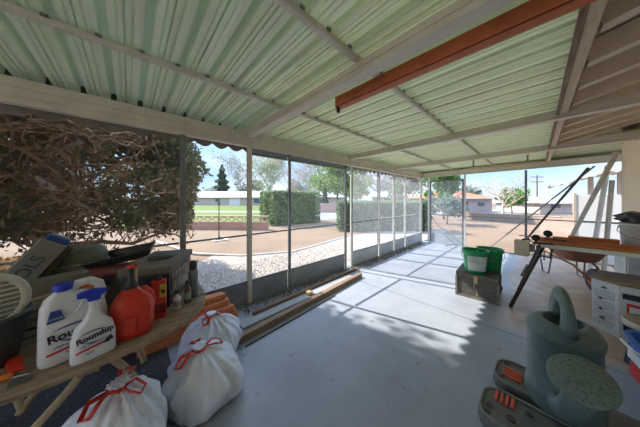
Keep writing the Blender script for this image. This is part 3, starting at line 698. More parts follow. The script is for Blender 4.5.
MB().tube([(-.05, 0, .12), (-.05, 0, 0), (.06, 0, -.02), (.08, 0, .1)], .014, 8).build('frame', mat('blue_steel', (.12, .16, .20), None, 6, .4, .4), t, smooth=True)
MB().cyl((.01, 0, -.06), (.01, 0, .06), .009, 8).build('screw', chrome, t)
lean('thin_rod', 'thin rusty rod poking left out over the vice', (-.16, 3.86, 1.02), (.25, 4.02, .99), .012, .012, rust, 'rod')
# white bucket with black bag
t = thing('white_bucket', 'white bucket under a black plastic bag on the bench', 'bucket', (.88, 4.50, .918))
MB().lathe([(.145, 0), (.15, .01), (.165, .27), (.175, .275), (.175, .30), (.16, .30), (.155, .27), (.14, .02), (.0, .02)], cap1=False).build('pail', mat('dirty_white', (.70, .70, .66), (.55, .54, .48), 4, .5), t, smooth=True)
MB().tube([(.172 * math.cos(q), .172 * math.sin(q), .24) for q in [j * PI / 14 for j in range(28)]], .006, 6, closed=True).build('rim_band', whitep, t)
MB().tube([(-.17, 0, .26), (-.19, -.05, .2), (-.14, -.16, .14), (0, -.2, .11), (.14, -.15, .14), (.18, 0, .25)], .004, 6).build('handle', greym, t)
def blob(rx, ry, rz_, seed, wr=.25, seg=28, rings=12, flat=.1):
    b = MB(); rg = []
    for i in range(1, rings):
        ph = PI * i / rings; ring = []
        for j in range(seg):
            th = 2 * PI * j / seg; v = Vector((math.sin(ph) * math.cos(th), math.sin(ph) * math.sin(th), -math.cos(ph)))
            k = 1 + wr * noise.noise(v * 2.2 + Vector((seed, 0, 0))) + wr * .5 * noise.noise(v * 5.5 + Vector((0, seed, 0)))
            ring.append((v.x * rx * k, v.y * ry * k, max(v.z * rz_ * k, -rz_ * .55) + rz_ * .55))
        rg.append(ring)
    return b.loft(rg)
o = blob(.21, .17, .09, 3.3, .6).build('black_bag', mat('black_bag_film', (.02, .02, .025), (.06, .06, .07), 9, .3, bump=.6), smooth=True, sub=1)
o.location = (.86, 4.50, 1.222); tag(o, 'crumpled black plastic bag on top of the white bucket', 'bag')
# wheelbarrow
a = math.atan2(6.75 - 5.5, .22 - .66)
t = thing('wheelbarrow', 'old wheelbarrow with rusty tray behind the bench', 'wheelbarrow', (.66, 5.5, 0), a)
w_ = MB().lathe([(.10, -.04), (.17, -.045), (.19, -.02), (.19, .02), (.17, .045), (.10, .04)], seg=28, M=Matrix.Rotation(R(90), 3, 'X')).build('wheel', black, t, smooth=True, loc=(0, 0, .191))
MB().cyl((0, -.05, 0), (0, .05, 0), .09, 16).build('hub', rust, w_)
MB().sup([(.55, 0, .42, .30, .18), (.55, 0, .46, .34, .22), (.60, 0, .70, .50, .34), (.60, 0, .705, .52, .36)], 32, cap1=False).build('tray', mat('rusty_tray', (.34, .13, .08), (.22, .10, .07), 6, .6, bump=.2), t, solid=.006, smooth=True)
for s_ in (-1, 1):
    MB().tube([(0, s_ * .06, .19), (.25, s_ * .14, .36), (.9, s_ * .25, .44), (1.5, s_ * .30, .58)], .018, 8).build('handle_tube', mat('barrow_tube', (.36, .16, .10), None, 6, .5), t, smooth=True)
    MB().tube([(.72, s_ * .22, .42), (.80, s_ * .24, .02), (1.0, s_ * .25, .013), (1.10, s_ * .27, .45)], .013, 8).build('leg', greym, t)
    MB().cyl((1.42, s_ * .292, .56), (1.56, s_ * .305, .595), .024, 10).build('grip', black, t)
# white crate-like stack behind bin
t = thing('white_cabinet', 'white panelled cabinet standing against the house wall behind the bench', 'cabinet', (.98, 5.05, 0))
MB().mm(-.16, .15, -.3, .3, .0, .8).build('body', whitem, t, bevel=.006)
MB().mm(-.175, -.16, -.28, -.01, .03, .77).build('door', whitem, t, bevel=.003)
MB().mm(-.175, -.16, .01, .28, .03, .77).build('door', whitem, t, bevel=.003)
# ------------------------------------------------------------------ printed carton bin
t = thing('printed_bin', 'white cardboard bin with printed instructions and brown lid under the bench', 'bin', (.46, 4.0, 0))
foot = [(0, .02), (.155, -.12), (.50, -.16), (.60, .05), (.60, .40), (.10, .40)]
top = [(x * 1.04 - .012, y_ * 1.04) for x, y_ in foot]
b = MB().loft([[(x, y_, 0) for x, y_ in foot], [(x, y_, .57) for x, y_ in top]])
b.build('carton', mat('carton_white', (.74, .76, .78), (.66, .68, .70), 4, .6), t, bevel=.004)
MB().loft([[(x * 1.02 - .006, y_ * 1.02, .571) for x, y_ in top], [(x * 1.02 - .006, y_ * 1.02, .60) for x, y_ in top]]).build('lid', brownlid, t, bevel=.006)
ang = math.degrees(math.atan2(-.14, .155)); cx, cy = .0775, -.05
nx, ny = -.67, -.742
def on1(u, z, d_=.004):        # a place on the left face: u along it, z up
    return (cx + u * .742 + nx * d_, cy - u * .67 + ny * d_, z)
def P1(u0, u1, z0, z1, m, name, d_=.012):
    b = MB()
    pts = [Vector(on1(u, z, d_)) for u, z in ((u0, z0), (u1, z0), (u1, z1), (u0, z1))]; q = [p + Vector((-nx, -ny, 0)) * (-.001) for p in pts]
    return b.add(pts + q, [(0, 1, 2, 3), (7, 6, 5, 4), (0, 4, 5, 1), (1, 5, 6, 2), (2, 6, 7, 3), (3, 7, 4, 0)]).build(name, m, t)
b = MB(); tilt = 0
random.seed(21)
for r_ in range(17):
    z = .46 - r_ * .024
    u = -.085
    if r_ in (4, 9, 13): continue
    while u < .075:
        l_ = random.uniform(.008, .03); pts = [Vector(on1(uu, zz, .016)) for uu, zz in ((u, z), (min(u + l_, .085), z), (min(u + l_, .085), z + .009), (u, z + .009))]
        b.add(pts, [(0, 1, 2, 3)]); u += l_ + .006
b.build('instruction_text', greyi, t)['kind'] = 'stuff'
b = MB()
for z, u in ((.50, .0), (.37, -.03), (.25, -.03), (.15, -.02)):
    pts = [Vector(on1(u + p, z + q, .018)) for p, q in ((-.03, 0), (-.005, .012), (.0, .03), (.01, .012), (.035, .004), (.005, -.008))]
    b.add(pts, [tuple(range(6))])
b.build('bird_emblem', blacki, t)
# front face print (from .155,-.12 to .52,-.16)
fx0, fy0, fx1, fy1 = .155, -.125, .52, -.166
def P2(u0, u1, z0, z1, m, name, d_=.014):
    f = lambda u: (fx0 + (fx1 - fx0) * u, fy0 + (fy1 - fy0) * u - d_)
    a, c = f(u0), f(u1)
    return MB().add([(a[0], a[1], z0), (c[0], c[1], z0), (c[0], c[1], z1), (a[0], a[1], z1)], [(0, 1, 2, 3)]).build(name, m, t)
P2(.05, .7, .44, .50, blacki, 'black_band')
P2(.12, .6, .22, .40, redi, 'red_panel'); P2(.16, .56, .25, .37, whitep, 'white_panel', .016)
P2(.06, .7, .10, .18, blacki, 'black_band')
# stool
t = thing('step_stool', 'small round stool with brown seat and dark splayed legs at right edge', 'stool', (.73, 3.42, 0))
MB().lathe([(.0, .385), (.155, .385), (.165, .39), (.165, .40), (.0, .402)], cap0=False, cap1=False).build('seat', brownlid, t, smooth=True)
MB().lathe([(.15, .33), (.172, .335), (.178, .38), (.168, .392), (.15, .384)], cap0=True).build('seat_rim', mat('cream_rim', (.62, .60, .52), None, 6, .5), t, smooth=True)
for q in range(4):
    a = q * PI / 2 + .5; MB().bar((.12 * math.cos(a), .12 * math.sin(a), .34), (.18 * math.cos(a), .18 * math.sin(a), 0), .05, .02).build('leg', mat('dark_leg', (.03, .045, .05), None, 6, .5), t, bevel=.004)
# blue bag / tub
t = thing('blue_tub', 'blue plastic tub with red striped side at the right edge of the picture', 'tub', (.76, 2.74, 0), R(8))
MB().sup([(0, 0, 0, .19, .22), (0, 0, .40, .24, .27), (0, 0, .42, .26, .29), (0, 0, .44, .26, .29), (0, 0, .44, .235, .265), (0, 0, .05, .18, .21)], 36, pw=5).build('tub_body', mat('tub_blue', (.05, .18, .60), (.04, .14, .48), 4, .4), t, smooth=False)
MB().mm(-.235, -.222, -.17, .17, .14, .24).build('red_stripe', redi, t); MB().mm(-.245, -.232, -.17, .17, .27, .34).build('white_stripe', whitep, t)
MB().tube([(-.265, -.1, .41), (-.30, -.08, .42), (-.30, .08, .42), (-.265, .1, .41)], .01, 8).build('handle', whitep, t)
# ------------------------------------------------------------------ footlocker and green pails
t = thing('footlocker', 'dark weathered wooden trunk under the two green pails', 'trunk', (-.87, 3.80, 0), R(3))
lockm = mat('trunk_wood', (.14, .13, .11), (.08, .07, .06), 6, .75, bump=.4, stretch=(2, 2, 6))
MB().mm(0, .50, 0, .57, .0, .30).build('chest', lockm, t, bevel=.006)
MB().mm(-.008, .508, -.008, .578, .302, .372).build('lid', mat('trunk_lid', (.17, .15, .12), (.10, .09, .07), 6, .75, bump=.4), t, bevel=.008)
tr_ = mat('trunk_trim', (.24, .22, .18), (.14, .13, .11), 10, .6)
for x in (0, .5):
    for y_ in (0, .57): MB().mm(x - .015, x + .015, y_ - .015, y_ + .015, 0, .30).build('corner_trim', tr_, t, bevel=.003)
MB().mm(0, .5, -.012, 0, .0, .03).build('base_trim', tr_, t)
MB().mm(.22, .27, -.02, -.008, .24, .35).build('hasp', tanp, t, bevel=.003)
MB().tube([(.245, -.02, .25), (.225, -.035, .22), (.235, -.03, .16), (.26, -.03, .15), (.265, -.03, .06)], .007, 6).build('strap', tanp, t)
MB().tube([(.51, .15, .2), (.535, .16, .18), (.535, .28, .18), (.51, .29, .2)], .008, 6).build('handle', ironm, t)
def pail(loc, rz, lab, sticker):
    t = thing('green_pail', lab, 'bucket', loc, rz, 'green pails')
    MB().sup([(0, 0, 0, .125, .115), (0, 0, .01, .13, .12), (0, 0, .30, .155, .14), (0, 0, .305, .17, .155), (0, 0, .35, .17, .155), (0, 0, .35, .158, .143), (0, 0, .28, .148, .133), (0, 0, .02, .12, .11)], 40, cap1=True, pw=3).build('pail_body', greenp, t, smooth=True, bevel=.003)
    if sticker:
        b = MB(); rows = []
        for k, z in enumerate((.05, .27)):
            rr = .133 + (.155 - .13) * z / .3
            row = []
            for j in range(13):
                th = -PI / 2 + (j - 6) / 6 * .75; c, q = math.cos(th), math.sin(th); kx = rr; ky = rr * .925
                row.append((kx * math.copysign(abs(c) ** (2 / 3), c) * 1.01, ky * math.copysign(abs(q) ** (2 / 3), q) * 1.012, z))
            rows.append(row)
        b.add(rows[0] + rows[1], [(j, j + 1, 14 + j, 13 + j) for j in range(12)]); b.build('paper_label', mat('faded_label', (.62, .70, .66), (.50, .60, .56), 9, .6), t)
    MB().tube([(-.172, 0, .325), (-.18, -.04, .25), (-.12, -.165, .20), (0, -.175, .185), (.12, -.165, .20), (.18, -.04, .25), (.172, 0, .325)], .004, 6).build('handle', greym, t)
pail((-.66, 3.965, .3725), R(20), 'nearer green pail with paper label on the trunk', True)
pail((-.515, 4.245, .3725), R(20), 'rear green pail without a label, half hidden by the labelled one', False)
# ------------------------------------------------------------------ ramps under watering can
def ramp(loc, rz, lab, along):
    t = thing('car_ramp', lab, 'ramp', loc, rz, 'dark plastic ramps on the floor')
    W = .35; Lr = .95; c_ = .09; T = .07
    out = [(Lr, 0), (Lr, W), (c_, W), (c_ * .3, W - c_ * .3), (0, W - c_), (0, c_), (c_ * .3, c_ * .3), (c_, 0)]
    b = MB().loft([[(x, y_, 0) for x, y_ in out][::-1], [(x * .985 + .008, .006 + y_ * .965, T if x < .7 else .04) for x, y_ in out][::-1]])
    b.build('ramp_body', casep, t, bevel=.008)
    rim = [(.012 + x * .94, .018 + y_ * .90) for x, y_ in out[2:]]
    MB().tube([(x, y_, T + .003) for x, y_ in [(.55, W * .95)] + rim + [(.55, W * .05)]], .008, 6).build('raised_rim', mat('ramp_edge', (.24, .24, .21), None, 8, .6), t)
    for k in range(4):
        if along == 'y': MB().mm(.075 + k * .028, .091 + k * .028, .21, .31, T - .002, T + .012).build('orange_rib', orange_r, t, bevel=.002)
        else: MB().mm(.06, .17, .10 + k * .034, .118 + k * .034, T - .002, T + .012).build('orange_rib', orange_r, t, bevel=.002)
    hs = ((.06, .13, .022), (.055, .065, .018), (.17, .12, .024), (.25, .25, .018), (.27, .08, .02)) if along == 'y' else ((.07, .28, .020), (.20, .29, .016), (.06, .07, .016), (.22, .06, .02))
    for x, y_, r_ in hs:
        MB().lathe([(r_, T), (r_, T + .004), (r_ * .8, T + .004), (r_ * .75, T + .002)], (x, y_, 0), 16).build('drain_hole', black, t)
    for k in range(3): MB().mm(.33 + k * .09, .37 + k * .09, .05, .3, T - .002, T + .006).build('tread_bar', casep, t)
orange_r = mat('orange_red_rib', (.75, .11, .04), (.6, .09, .04), 6, .5)
ramp((-.285, 1.70, 0), R(-1), 'nearer dark ramp with orange ribs, cut by the bottom edge', 'y')
ramp((-.255, 2.13, 0), R(-2), 'farther dark ramp with orange ribs, left of the watering can', 'x')
# ------------------------------------------------------------------ watering can
t = thing('watering_can', 'big grey green plastic watering can standing on the dark ramps', 'watering can', (.125, 2.20, .084), R(-6))
sec = [(.170, 0), (.184, .012), (.186, .10), (.184, .115), (.176, .125), (.172, .46), (.180, .470), (.184, .50), (.182, .515), (.172, .523), (.170, .535), (.155, .556), (.135, .568)]
def body():
    b = MB(); rings = []
    for rx_, z in sec: rings.append([(rx_ * math.cos(q), rx_ * math.sin(q) * 1.12, z) for q in [2 * PI * j / 48 for j in range(48)]])
    for k, z in ((1, .572), (.93, .566), (.93, .40)):
        rings.append([(.098 * k * math.cos(q), .03 + .120 * k * math.sin(q), z) for q in [2 * PI * j / 48 for j in range(48)]])
    b.loft(rings); return b
body().build('can_body', canm, t, smooth=True)
MB().lathe([(.088, .402), (.088, .404)], (0, .03, 0), 24).build('inner_floor', black, t)
hp = []
for i in range(21):
    q = PI * i / 20; hp.append((0, .02 + .155 * math.cos(q), .545 + .200 * math.sin(q) ** .7))
MB().tube(hp, [.062, .060, .056, .052] + [.049] * 13 + [.052, .056, .060, .064], 16, flat=(1.15, .6)).build('handle', canm, t, smooth=True).rotation_euler = (0, 0, R(14))
MB().tube([(0, -.12, .10), (.02, -.26, .13), (.045, -.38, .22), (.07, -.46, .33), (.085, -.48, .41)], [.075, .066, .060, .060, .064], 22).build('spout', canm, t, smooth=True)
Mr = Matrix.Rotation(R(33), 3, 'X') @ Matrix.Rotation(R(-4), 3, 'Y')
RC = Vector((.085, -.545, .515))
r_ = MB().lathe([(.064, -.13), (.070, -.12), (.070, -.10), (.062, -.095), (.066, -.06), (.085, -.028), (.112, -.006), (.118, .0), (.118, .007), (.113, .011), (.0, .018)], RC, 44, M=Mr, cap1=False).build('rose', rosem, t, smooth=True)
b = MB()
for k in range(1, 6):
    for j in range(k * 6):
        q = 2 * PI * j / (k * 6); rr = k * .020
        c = Mr @ Vector((rr * math.cos(q), rr * math.sin(q), .019 - .007 * (rr / .113))) + RC
        b.add([c + Mr @ Vector((.0022 * math.cos(s_), .0022 * math.sin(s_), 0.0008)) for s_ in [i * PI / 3 for i in range(6)]], [tuple(range(6))])
b.build('rose_holes', black, r_)['kind'] = 'stuff'
# ------------------------------------------------------------------ round-ended table at left
ZT = .765
t = thing('picnic_table', 'weathered wooden table with rounded end crowded with garden supplies', 'table', (-2.04, -.42, 0))
def tbl(k, pw=3.0):
    out = []
    for j in range(56):
        q = 2 * PI * j / 56; c, s_ = math.cos(q), math.sin(q)
        out.append(((.66) * k * math.copysign(abs(c) ** (2 / pw), c), (.87) * k * math.copysign(abs(s_) ** (2 / pw), s_)))
    return out
# planks lie along y: cut outline into strips
xsn = [-.66 + i * .132 for i in range(11)]
b = MB()
def halfy(x): return .87 * (max(0, 1 - abs(x / .66) ** 3.0)) ** (1 / 3.0)
for i in range(10):
    x0, x1 = xsn[i] + .003, xsn[i + 1] - .003; xm = [x0 + (x1 - x0) * k / 4 for k in range(5)]
    poly = [(x, halfy(x)) for x in xm] + [(x, -halfy(x)) for x in xm[::-1]]
    b.prism(poly[::-1], ZT - .045, ZT)
b.build('tabletop', oldwood, t, bevel=.003)
b = MB(); ed = [(x * 1.0, y_ * 1.0) for x, y_ in tbl(.995)]
b.tube([(x, y_, ZT - .026) for x, y_ in ed], .014, 6, closed=True, flat=(.6, 1.3)).build('edge_band', oldwood, t)
for y_ in (.28, -.36):
    MB().mm(-.60, .60, y_ - .035, y_ + .035, ZT - .085, ZT - .046).build('batten', oldwood, t)
def strap(pts, par):
    pts = [Vector(p) for p in pts]; sm = []
    for i in range(len(pts) - 1):
        p0 = pts[max(i - 1, 0)]; p1 = pts[i]; p2 = pts[i + 1]; p3 = pts[min(i + 2, len(pts) - 1)]
        for k in range(5):
            u = k / 5; sm.append(.5 * ((2 * p1) + (-p0 + p2) * u + (2 * p0 - 5 * p1 + 4 * p2 - p3) * u * u + (-p0 + 3 * p1 - 3 * p2 + p3) * u ** 3))
    sm.append(pts[-1]); MB().tube(sm, .022, 8, flat=(1.0, .45)).build('leg', tanp, par, smooth=True)
for x in (.16, -.42):
    for y_, s_ in ((.28, 1), (.28, -1), (-.36, 1), (-.36, -1)):
        strap([(x, y_ + s_ * .03, ZT - .06), (x, y_ + s_ * .035, ZT - .16), (x, y_ + s_ * .05, ZT - .27), (x, y_ + s_ * .11, ZT - .37), (x, y_ + s_ * (.22 if s_ < 0 else .17), .27), (x, y_ + s_ * (.33 if s_ < 0 else .21), .15), (x, y_ + s_ * (.42 if s_ < 0 else .24), .008)], t)
    for y_ in (.28, -.36): MB().mm(x - .012, x + .012, y_ - .022, y_ + .022, ZT - .30, ZT - .087).build('bracket', tanp, t, bevel=.003)
A2 = Vector((-1.0, 0, 0))
def front(x, y_): return math.atan2(-y_, -x) + PI / 2    # turn local -Y toward the camera's side of the table
# weed killer jug
def place(name, lab, cat, x, y_, z=ZT, tw=0, group=None):
    return thing(name, lab, cat, (x, y_, z + .001), front(x, y_) + R(tw), group)
t = place('weed_killer_jug', 'large white jug of weed killer with blue cap and blue printed wordmark', 'bottle', -1.52, -.19, tw=8); t.scale = (1.04, 1, 1.05)
MB().sup([(0, 0, 0, .098, .052), (0, 0, .008, .104, .057), (0, 0, .17, .102, .056), (-.004, 0, .235, .094, .050), (-.02, 0, .27, .066, .04), (-.035, 0, .288, .030, .028), (-.035, 0, .30, .026, .026)], 36, pw=4).build('jug_body', whitep, t, smooth=True)
hp = [(.065, 0, .20), (.085, 0, .25), (.075, 0, .295), (.045, 0, .318), (.01, 0, .315), (-.02, 0, .285)]
MB().tube(hp, [.022, .020, .019, .018, .018, .020], 12).build('grip', whitep, t, smooth=True)
MB().cyl((-.035, 0, .30), (-.035, 0, .328), .031, 20).build('cap', bluep, t, bevel=.002)
tr_l = [(-.085, .185), (-.035, .190), (-.048, .235), (-.075, .235)]
MB().extr(tr_l, (0, -.0585, 0), (1, 0, 0), (0, 0, 1), (0, -1, 0), .001).build('blue_patch', navy, t)
text('COMFORT', .011, whitep, t, face(-.061, -.0600, .20), 'patch_lettering')
def swoosh(t, cx, cz, w_, y_, m):
    top_ = []; bot = []
    for i in range(17):
        q = PI * (.95 - .85 * i / 16); top_.append((cx + w_ * math.cos(q), cz + w_ * .42 * math.sin(q))); bot.append((cx + w_ * math.cos(q) * .99, cz + w_ * (.42 - .10 * math.sin(PI * i / 16)) * math.sin(q)))
    MB().extr(top_ + bot[::-1], (0, y_, 0), (1, 0, 0), (0, 0, 1), (0, -1, 0), .001).build('swoosh', m, t)
    top_ = [(cx + .3 * w_ + w_ * .9 * math.cos(-q), cz + .02 - w_ * .42 * math.sin(q)) for q in [PI * (.98 - .75 * i / 16) for i in range(17)]]
    bot = [(cx + .3 * w_ + w_ * .9 * math.cos(-q), cz + .02 - w_ * (.42 - .10 * math.sin(PI * i / 16)) * math.sin(q)) for i, q in enumerate([PI * (.98 - .75 * i / 16) for i in range(17)])]
    MB().extr(top_ + bot[::-1], (-.01, y_, -.035), (1, 0, 0), (0, 0, 1), (0, -1, 0), .001).build('swoosh', m, t)
text('Roundup', .046, blacki, t, face(-.0, -.0590, .125) @ Matrix.Rotation(R(7), 4, 'Z'), 'wordmark', bold=.0012)
swoosh(t, -.005, .132, .07, -.0585, navy)
MB().extr([(-.085, .052), (.08, .068), (.08, .079), (-.085, .060)], (0, -.0585, 0), (1, 0, 0), (0, 0, 1), (0, -1, 0), .001).build('red_band', redi, t)
text('WEED & GRASS', .011, navy, t, face(-.03, -.0590, .080) @ Matrix.Rotation(R(5), 4, 'Z'), 'small_print')
text('KILLER', .010, greyi, t, face(-.02, -.0590, .047) @ Matrix.Rotation(R(4), 4, 'Z'), 'small_print')
# spray bottle
t = place('spray_bottle', 'white trigger spray bottle of weed killer with blue sprayer in front of the jug', 'bottle', -1.435, -.122, tw=8); t.scale = (.86, .9, .93)
MB().sup([(0, 0, 0, .082, .038), (0, 0, .008, .086, .041), (0, 0, .10, .084, .040), (.0, 0, .155, .072, .038), (.0, 0, .195, .036, .030), (0, 0, .235, .020, .020), (0, 0, .262, .018, .018)], 36, pw=3.2).build('bottle_body', whitep, t, smooth=True)
MB().cyl((0, 0, .262), (0, 0, .280), .023, 20).build('collar', whitep, t)
MB().extr([(-.022, .280), (.024, .280), (.026, .300), (.055, .315), (.048, .328), (.0, .338), (-.035, .336), (-.062, .328), (-.062, .305), (-.03, .302)], (0, .014, 0), (1, 0, 0), (0, 0, 1), (0, -1, 0), .028).build('sprayer_head', bluep, t, bevel=.004)
MB().cyl((-.062, 0, .317), (-.078, 0, .318), .009, 12).build('nozzle', whitep, t)
MB().extr([(-.040, .304), (-.028, .304), (-.042, .270), (-.060, .245), (-.064, .250), (-.05, .275)], (0, .007, 0), (1, 0, 0), (0, 0, 1), (0, -1, 0), .014).build('trigger', whitep, t, bevel=.002)
text('Roundup', .038, blacki, t, face(-.0, -.0432, .118) @ Matrix.Rotation(R(9), 4, 'Z'), 'wordmark', bold=.0010)
swoosh(t, -.005, .122, .058, -.0428, navy)
MB().extr([(-.07, .052), (.068, .068), (.068, .080), (-.07, .060)], (0, -.0425, 0), (1, 0, 0), (0, 0, 1), (0, -1, 0), .001).build('red_band', redi, t)
MB().extr([(.03, .062), (.05, .060), (.066, .075), (.060, .092), (.040, .085)], (0, -.0432, 0), (1, 0, 0), (0, 0, 1), (0, -1, 0), .001).build('dark_emblem', blacki, t)
text('WEED & GRASS', .009, navy, t, face(-.025, -.0432, .080) @ Matrix.Rotation(R(6), 4, 'Z'), 'small_print')
text('KILLER', .010, greyi, t, face(-.02, -.0430, .040) @ Matrix.Rotation(R(4), 4, 'Z'), 'small_print')
# petrol can
t = place('fuel_can', 'red plastic fuel can with black spout beside the spray bottle', 'fuel can', -1.53, .015, tw=0); t.scale = (.92, .92, 1)
MB().sup([(0, 0, 0, .085, .072), (0, 0, .012, .096, .080), (0, 0, .07, .100, .084), (0, 0, .15, .102, .084), (0, 0, .19, .090, .074), (-.003, 0, .22, .066, .058), (-.008, 0, .242, .040, .038), (-.01, 0, .252, .034, .034)], 36, pw=2.8).build('can_body', redp, t, smooth=True)
MB().tube([(.03, 0, .225), (.055, 0, .232), (.082, 0, .20), (.088, 0, .155)], [.018, .017, .017, .02], 12).build('grip', redp, t, smooth=True)
MB().extr([(-.03, .03), (.02, .03), (.03, .12), (-.03, .12)], (-.01, -.082, 0), (1, 0, 0), (0, 0, 1), (0, -1, 0), .012).build('front_boss', redp, t, bevel=.006)
MB().lathe([(.034, .25), (.036, .255), (.034, .275), (.018, .29), (.016, .34), (.013, .36)], (-.01, 0, 0), 18).build('spout', black, t, smooth=True)
MB().tube([(.012, .0, .27), (.016, .0, .36)], .008, 8).build('vent_tube', tanp, t)
MB().cyl((-.012, 0, .36), (-.012, 0, .375), .017, 14).build('spout_cap', redp, t)
MB().cyl((.016, 0, .36), (.016, 0, .372), .011, 12).build('vent_cap', redp, t)
# red tin
t = place('red_tin', 'tall red tin with yellow label in front of the black box', 'tin', -1.625, .135); t.scale = (1.15, 1.1, 1.0)
MB().sup([(0, 0, 0, .034, .024), (0, 0, .225, .034, .024), (0, 0, .232, .030, .02)], 28, pw=5).build('tin_body', redp, t, smooth=False, bevel=.002)
MB().mm(.004, .031, -.0265, -.0245, .13, .21).build('yellow_label', yell, t); MB().mm(.010, .026, -.028, -.0262, .155, .175).build('label_mark', blacki, t)
MB().mm(-.03, .03, -.0262, -.0243, .03, .09).build('dark_label', mat('dark_red_print', (.25, .02, .02), None, 5, .5), t)
text('OIL', .02, whitep, t, face(.0, -.0265, .105), 'lettering') if False else None
MB().cyl((0, 0, .232), (0, 0, .25), .014, 14).build('cap', black, t)
# black lidded box
bx = thing('storage_box', 'black box with dusty brown lid and round handle at the end of the table', 'box', (-1.715, .20, ZT + .001), R(155))
MB().mm(.0, .50, .0, .27, .0, .235).build('box_body', black, bx, bevel=.006)
MB().mm(-.012, .512, -.012, .282, .237, .285).build('lid', mat('dusty_lid', (.20, .165, .125), (.12, .10, .08), 7, .8), bx, bevel=.008)
MB().lathe([(.075, .286), (.08, .295), (.055, .305), (.0, .303)], (.25, .14, 0), 24, cap1=False).build('round_handle', mat('dark_knob', (.06, .055, .05), None, 7, .6), bx, smooth=True)
MB().mm(.03, .43, -.006, -.0005, .10, .22).build('paper_label', mat('tan_label', (.34, .27, .19), (.10, .09, .08), 16, .8, contrast=(.45, .55)), bx)
# small bottles + spray can
t = place('spray_can', 'grey spray can with dark cap at the curved table end', 'can', -1.79, .355)
MB().lathe([(.030, 0), (.033, .004), (.033, .19), (.026, .205), (.018, .21)], seg=24).build('can_body', mat('can_grey', (.20, .26, .27), (.10, .13, .14), 8, .45, .2), t, smooth=True)
MB().lathe([(.024, .21), (.026, .214), (.026, .262), (.018, .272)], seg=20).build('cap', black, t, smooth=True)
for x, y_, h_, m, lab in ((-1.66, .235, .11, whitem, 'small pale bottle with dark cap beside the red tin'), (-1.715, .305, .14, mat('brown_bottle', (.14, .08, .05), None, 6, .3), 'small brown bottle between the pale bottle and the spray can')):
    t = place('small_bottle', lab, 'bottle', x, y_, group='small bottles by the black box')
    MB().lathe([(.020, 0), (.022, .004), (.022, h_ * .7), (.010, h_ * .85), (.010, h_ * .95)], seg=18).build('bottle_body', m, t, smooth=True)
    MB().cyl((0, 0, h_ * .95), (0, 0, h_ * 1.12), .012, 12).build('cap', black, t)
    MB().lathe([(.0225, h_ * .2), (.0226, h_ * .55)], seg=18, cap0=False, cap1=False).build('paper_label', gcase, t)
# grey hard case, olive basket, slanting tray, box with lettering
t = place('hard_case', 'flat light grey case with dark red lid lying behind the fuel can', 'case', -2.17, -.11, tw=-4)
MB().mm(-.16, .16, -.12, .12, 0, .19).build('case_body', gcase, t, bevel=.01)
MB().mm(-.165, .165, -.125, .125, .192, .225).build('lid', mat('dark_red_lid', (.22, .05, .04), (.15, .04, .035), 6, .5), t, bevel=.008)
MB().mm(-.03, .03, -.138, -.126, .15, .205).build('latch', black, t)
t = place('black_tray', 'shallow black tray tilted on top of the red lidded case', 'tray', -2.36, -.03, ZT + .20, tw=-14)
Mt = Matrix.Rotation(R(-9), 3, 'Y') @ Matrix.Rotation(R(7), 3, 'X')
b = MB()
def rr(k, z): return [tuple(Mt @ Vector((x * k * .20, y_ * k * .12, z)) + Vector((0, 0, .045))) for x, y_ in ((-1, -1), (1, -1), (1, 1), (-1, 1))]
b.loft([rr(.88, 0), rr(1, .055), rr(.95, .055), rr(.84, .008)]).build('tray_shell', black, t, bevel=.004)
b = MB(); b.tube([Vector(p) for p in rr(1.0, .056)], .005, 6, closed=True).build('rim', mat('black_rim', (.05, .055, .06), None, 6, .4), t)
t = place('olive_tub', 'rounded olive brown tub at the back of the table', 'tub', -2.47, -.30, tw=0)
MB().sup([(0, 0, 0, .15, .12), (0, 0, .24, .175, .145), (0, 0, .31, .17, .14), (.02, 0, .36, .12, .09), (.03, 0, .37, .05, .04)], 32, pw=2.6).build('tub_body', oliv, t, smooth=True)
MB().tube([(.178 * math.cos(q), .148 * math.sin(q), .25) for q in [j * PI / 16 for j in range(32)]], .008, 6, closed=True).build('rim', gcase, t)
# slanted light box with letters
t = place('slanted_box', 'tilted grey box with dark lettering and blue top leaning at table back', 'box', -2.26, -.56, tw=-4)
Ms = Matrix.Translation((-.02, 0, .05)) @ Matrix.Rotation(R(48), 4, 'Y')
Ms = Matrix.Translation((-.06, .0, .082)) @ Matrix.Rotation(R(-56), 4, 'Y')
def tb(x0, x1, y0, y1, z0, z1, m, name, bev=.006):
    b = MB().mm(x0, x1, y0, y1, z0, z1); b.v = [tuple(Ms @ Vector(v)) for v in b.v]; return b.build(name, m, t, bevel=bev)
tb(0, .44, -.06, .06, -.065, .065, mat('dim_grey_box', (.24, .24, .22), (.18, .18, .165), 6, .6), 'box_body'); tb(.44, .475, -.055, .055, -.06, .05, navy, 'blue_top'); tb(-.0, .44, -.045, .062, -.10, -.066, ironm, 'dark_back')
tb(.475, .485, -.03, .03, -.05, .04, mat('pale_blue_tag', (.35, .45, .55), None, 4, .5), 'top_tab', .002)
text('TOLS', .085, mat('dark_letter', (.09, .085, .075), None, 5, .6), t, Ms @ face(.24, -.0615, 0), 'lettering', bold=.001)
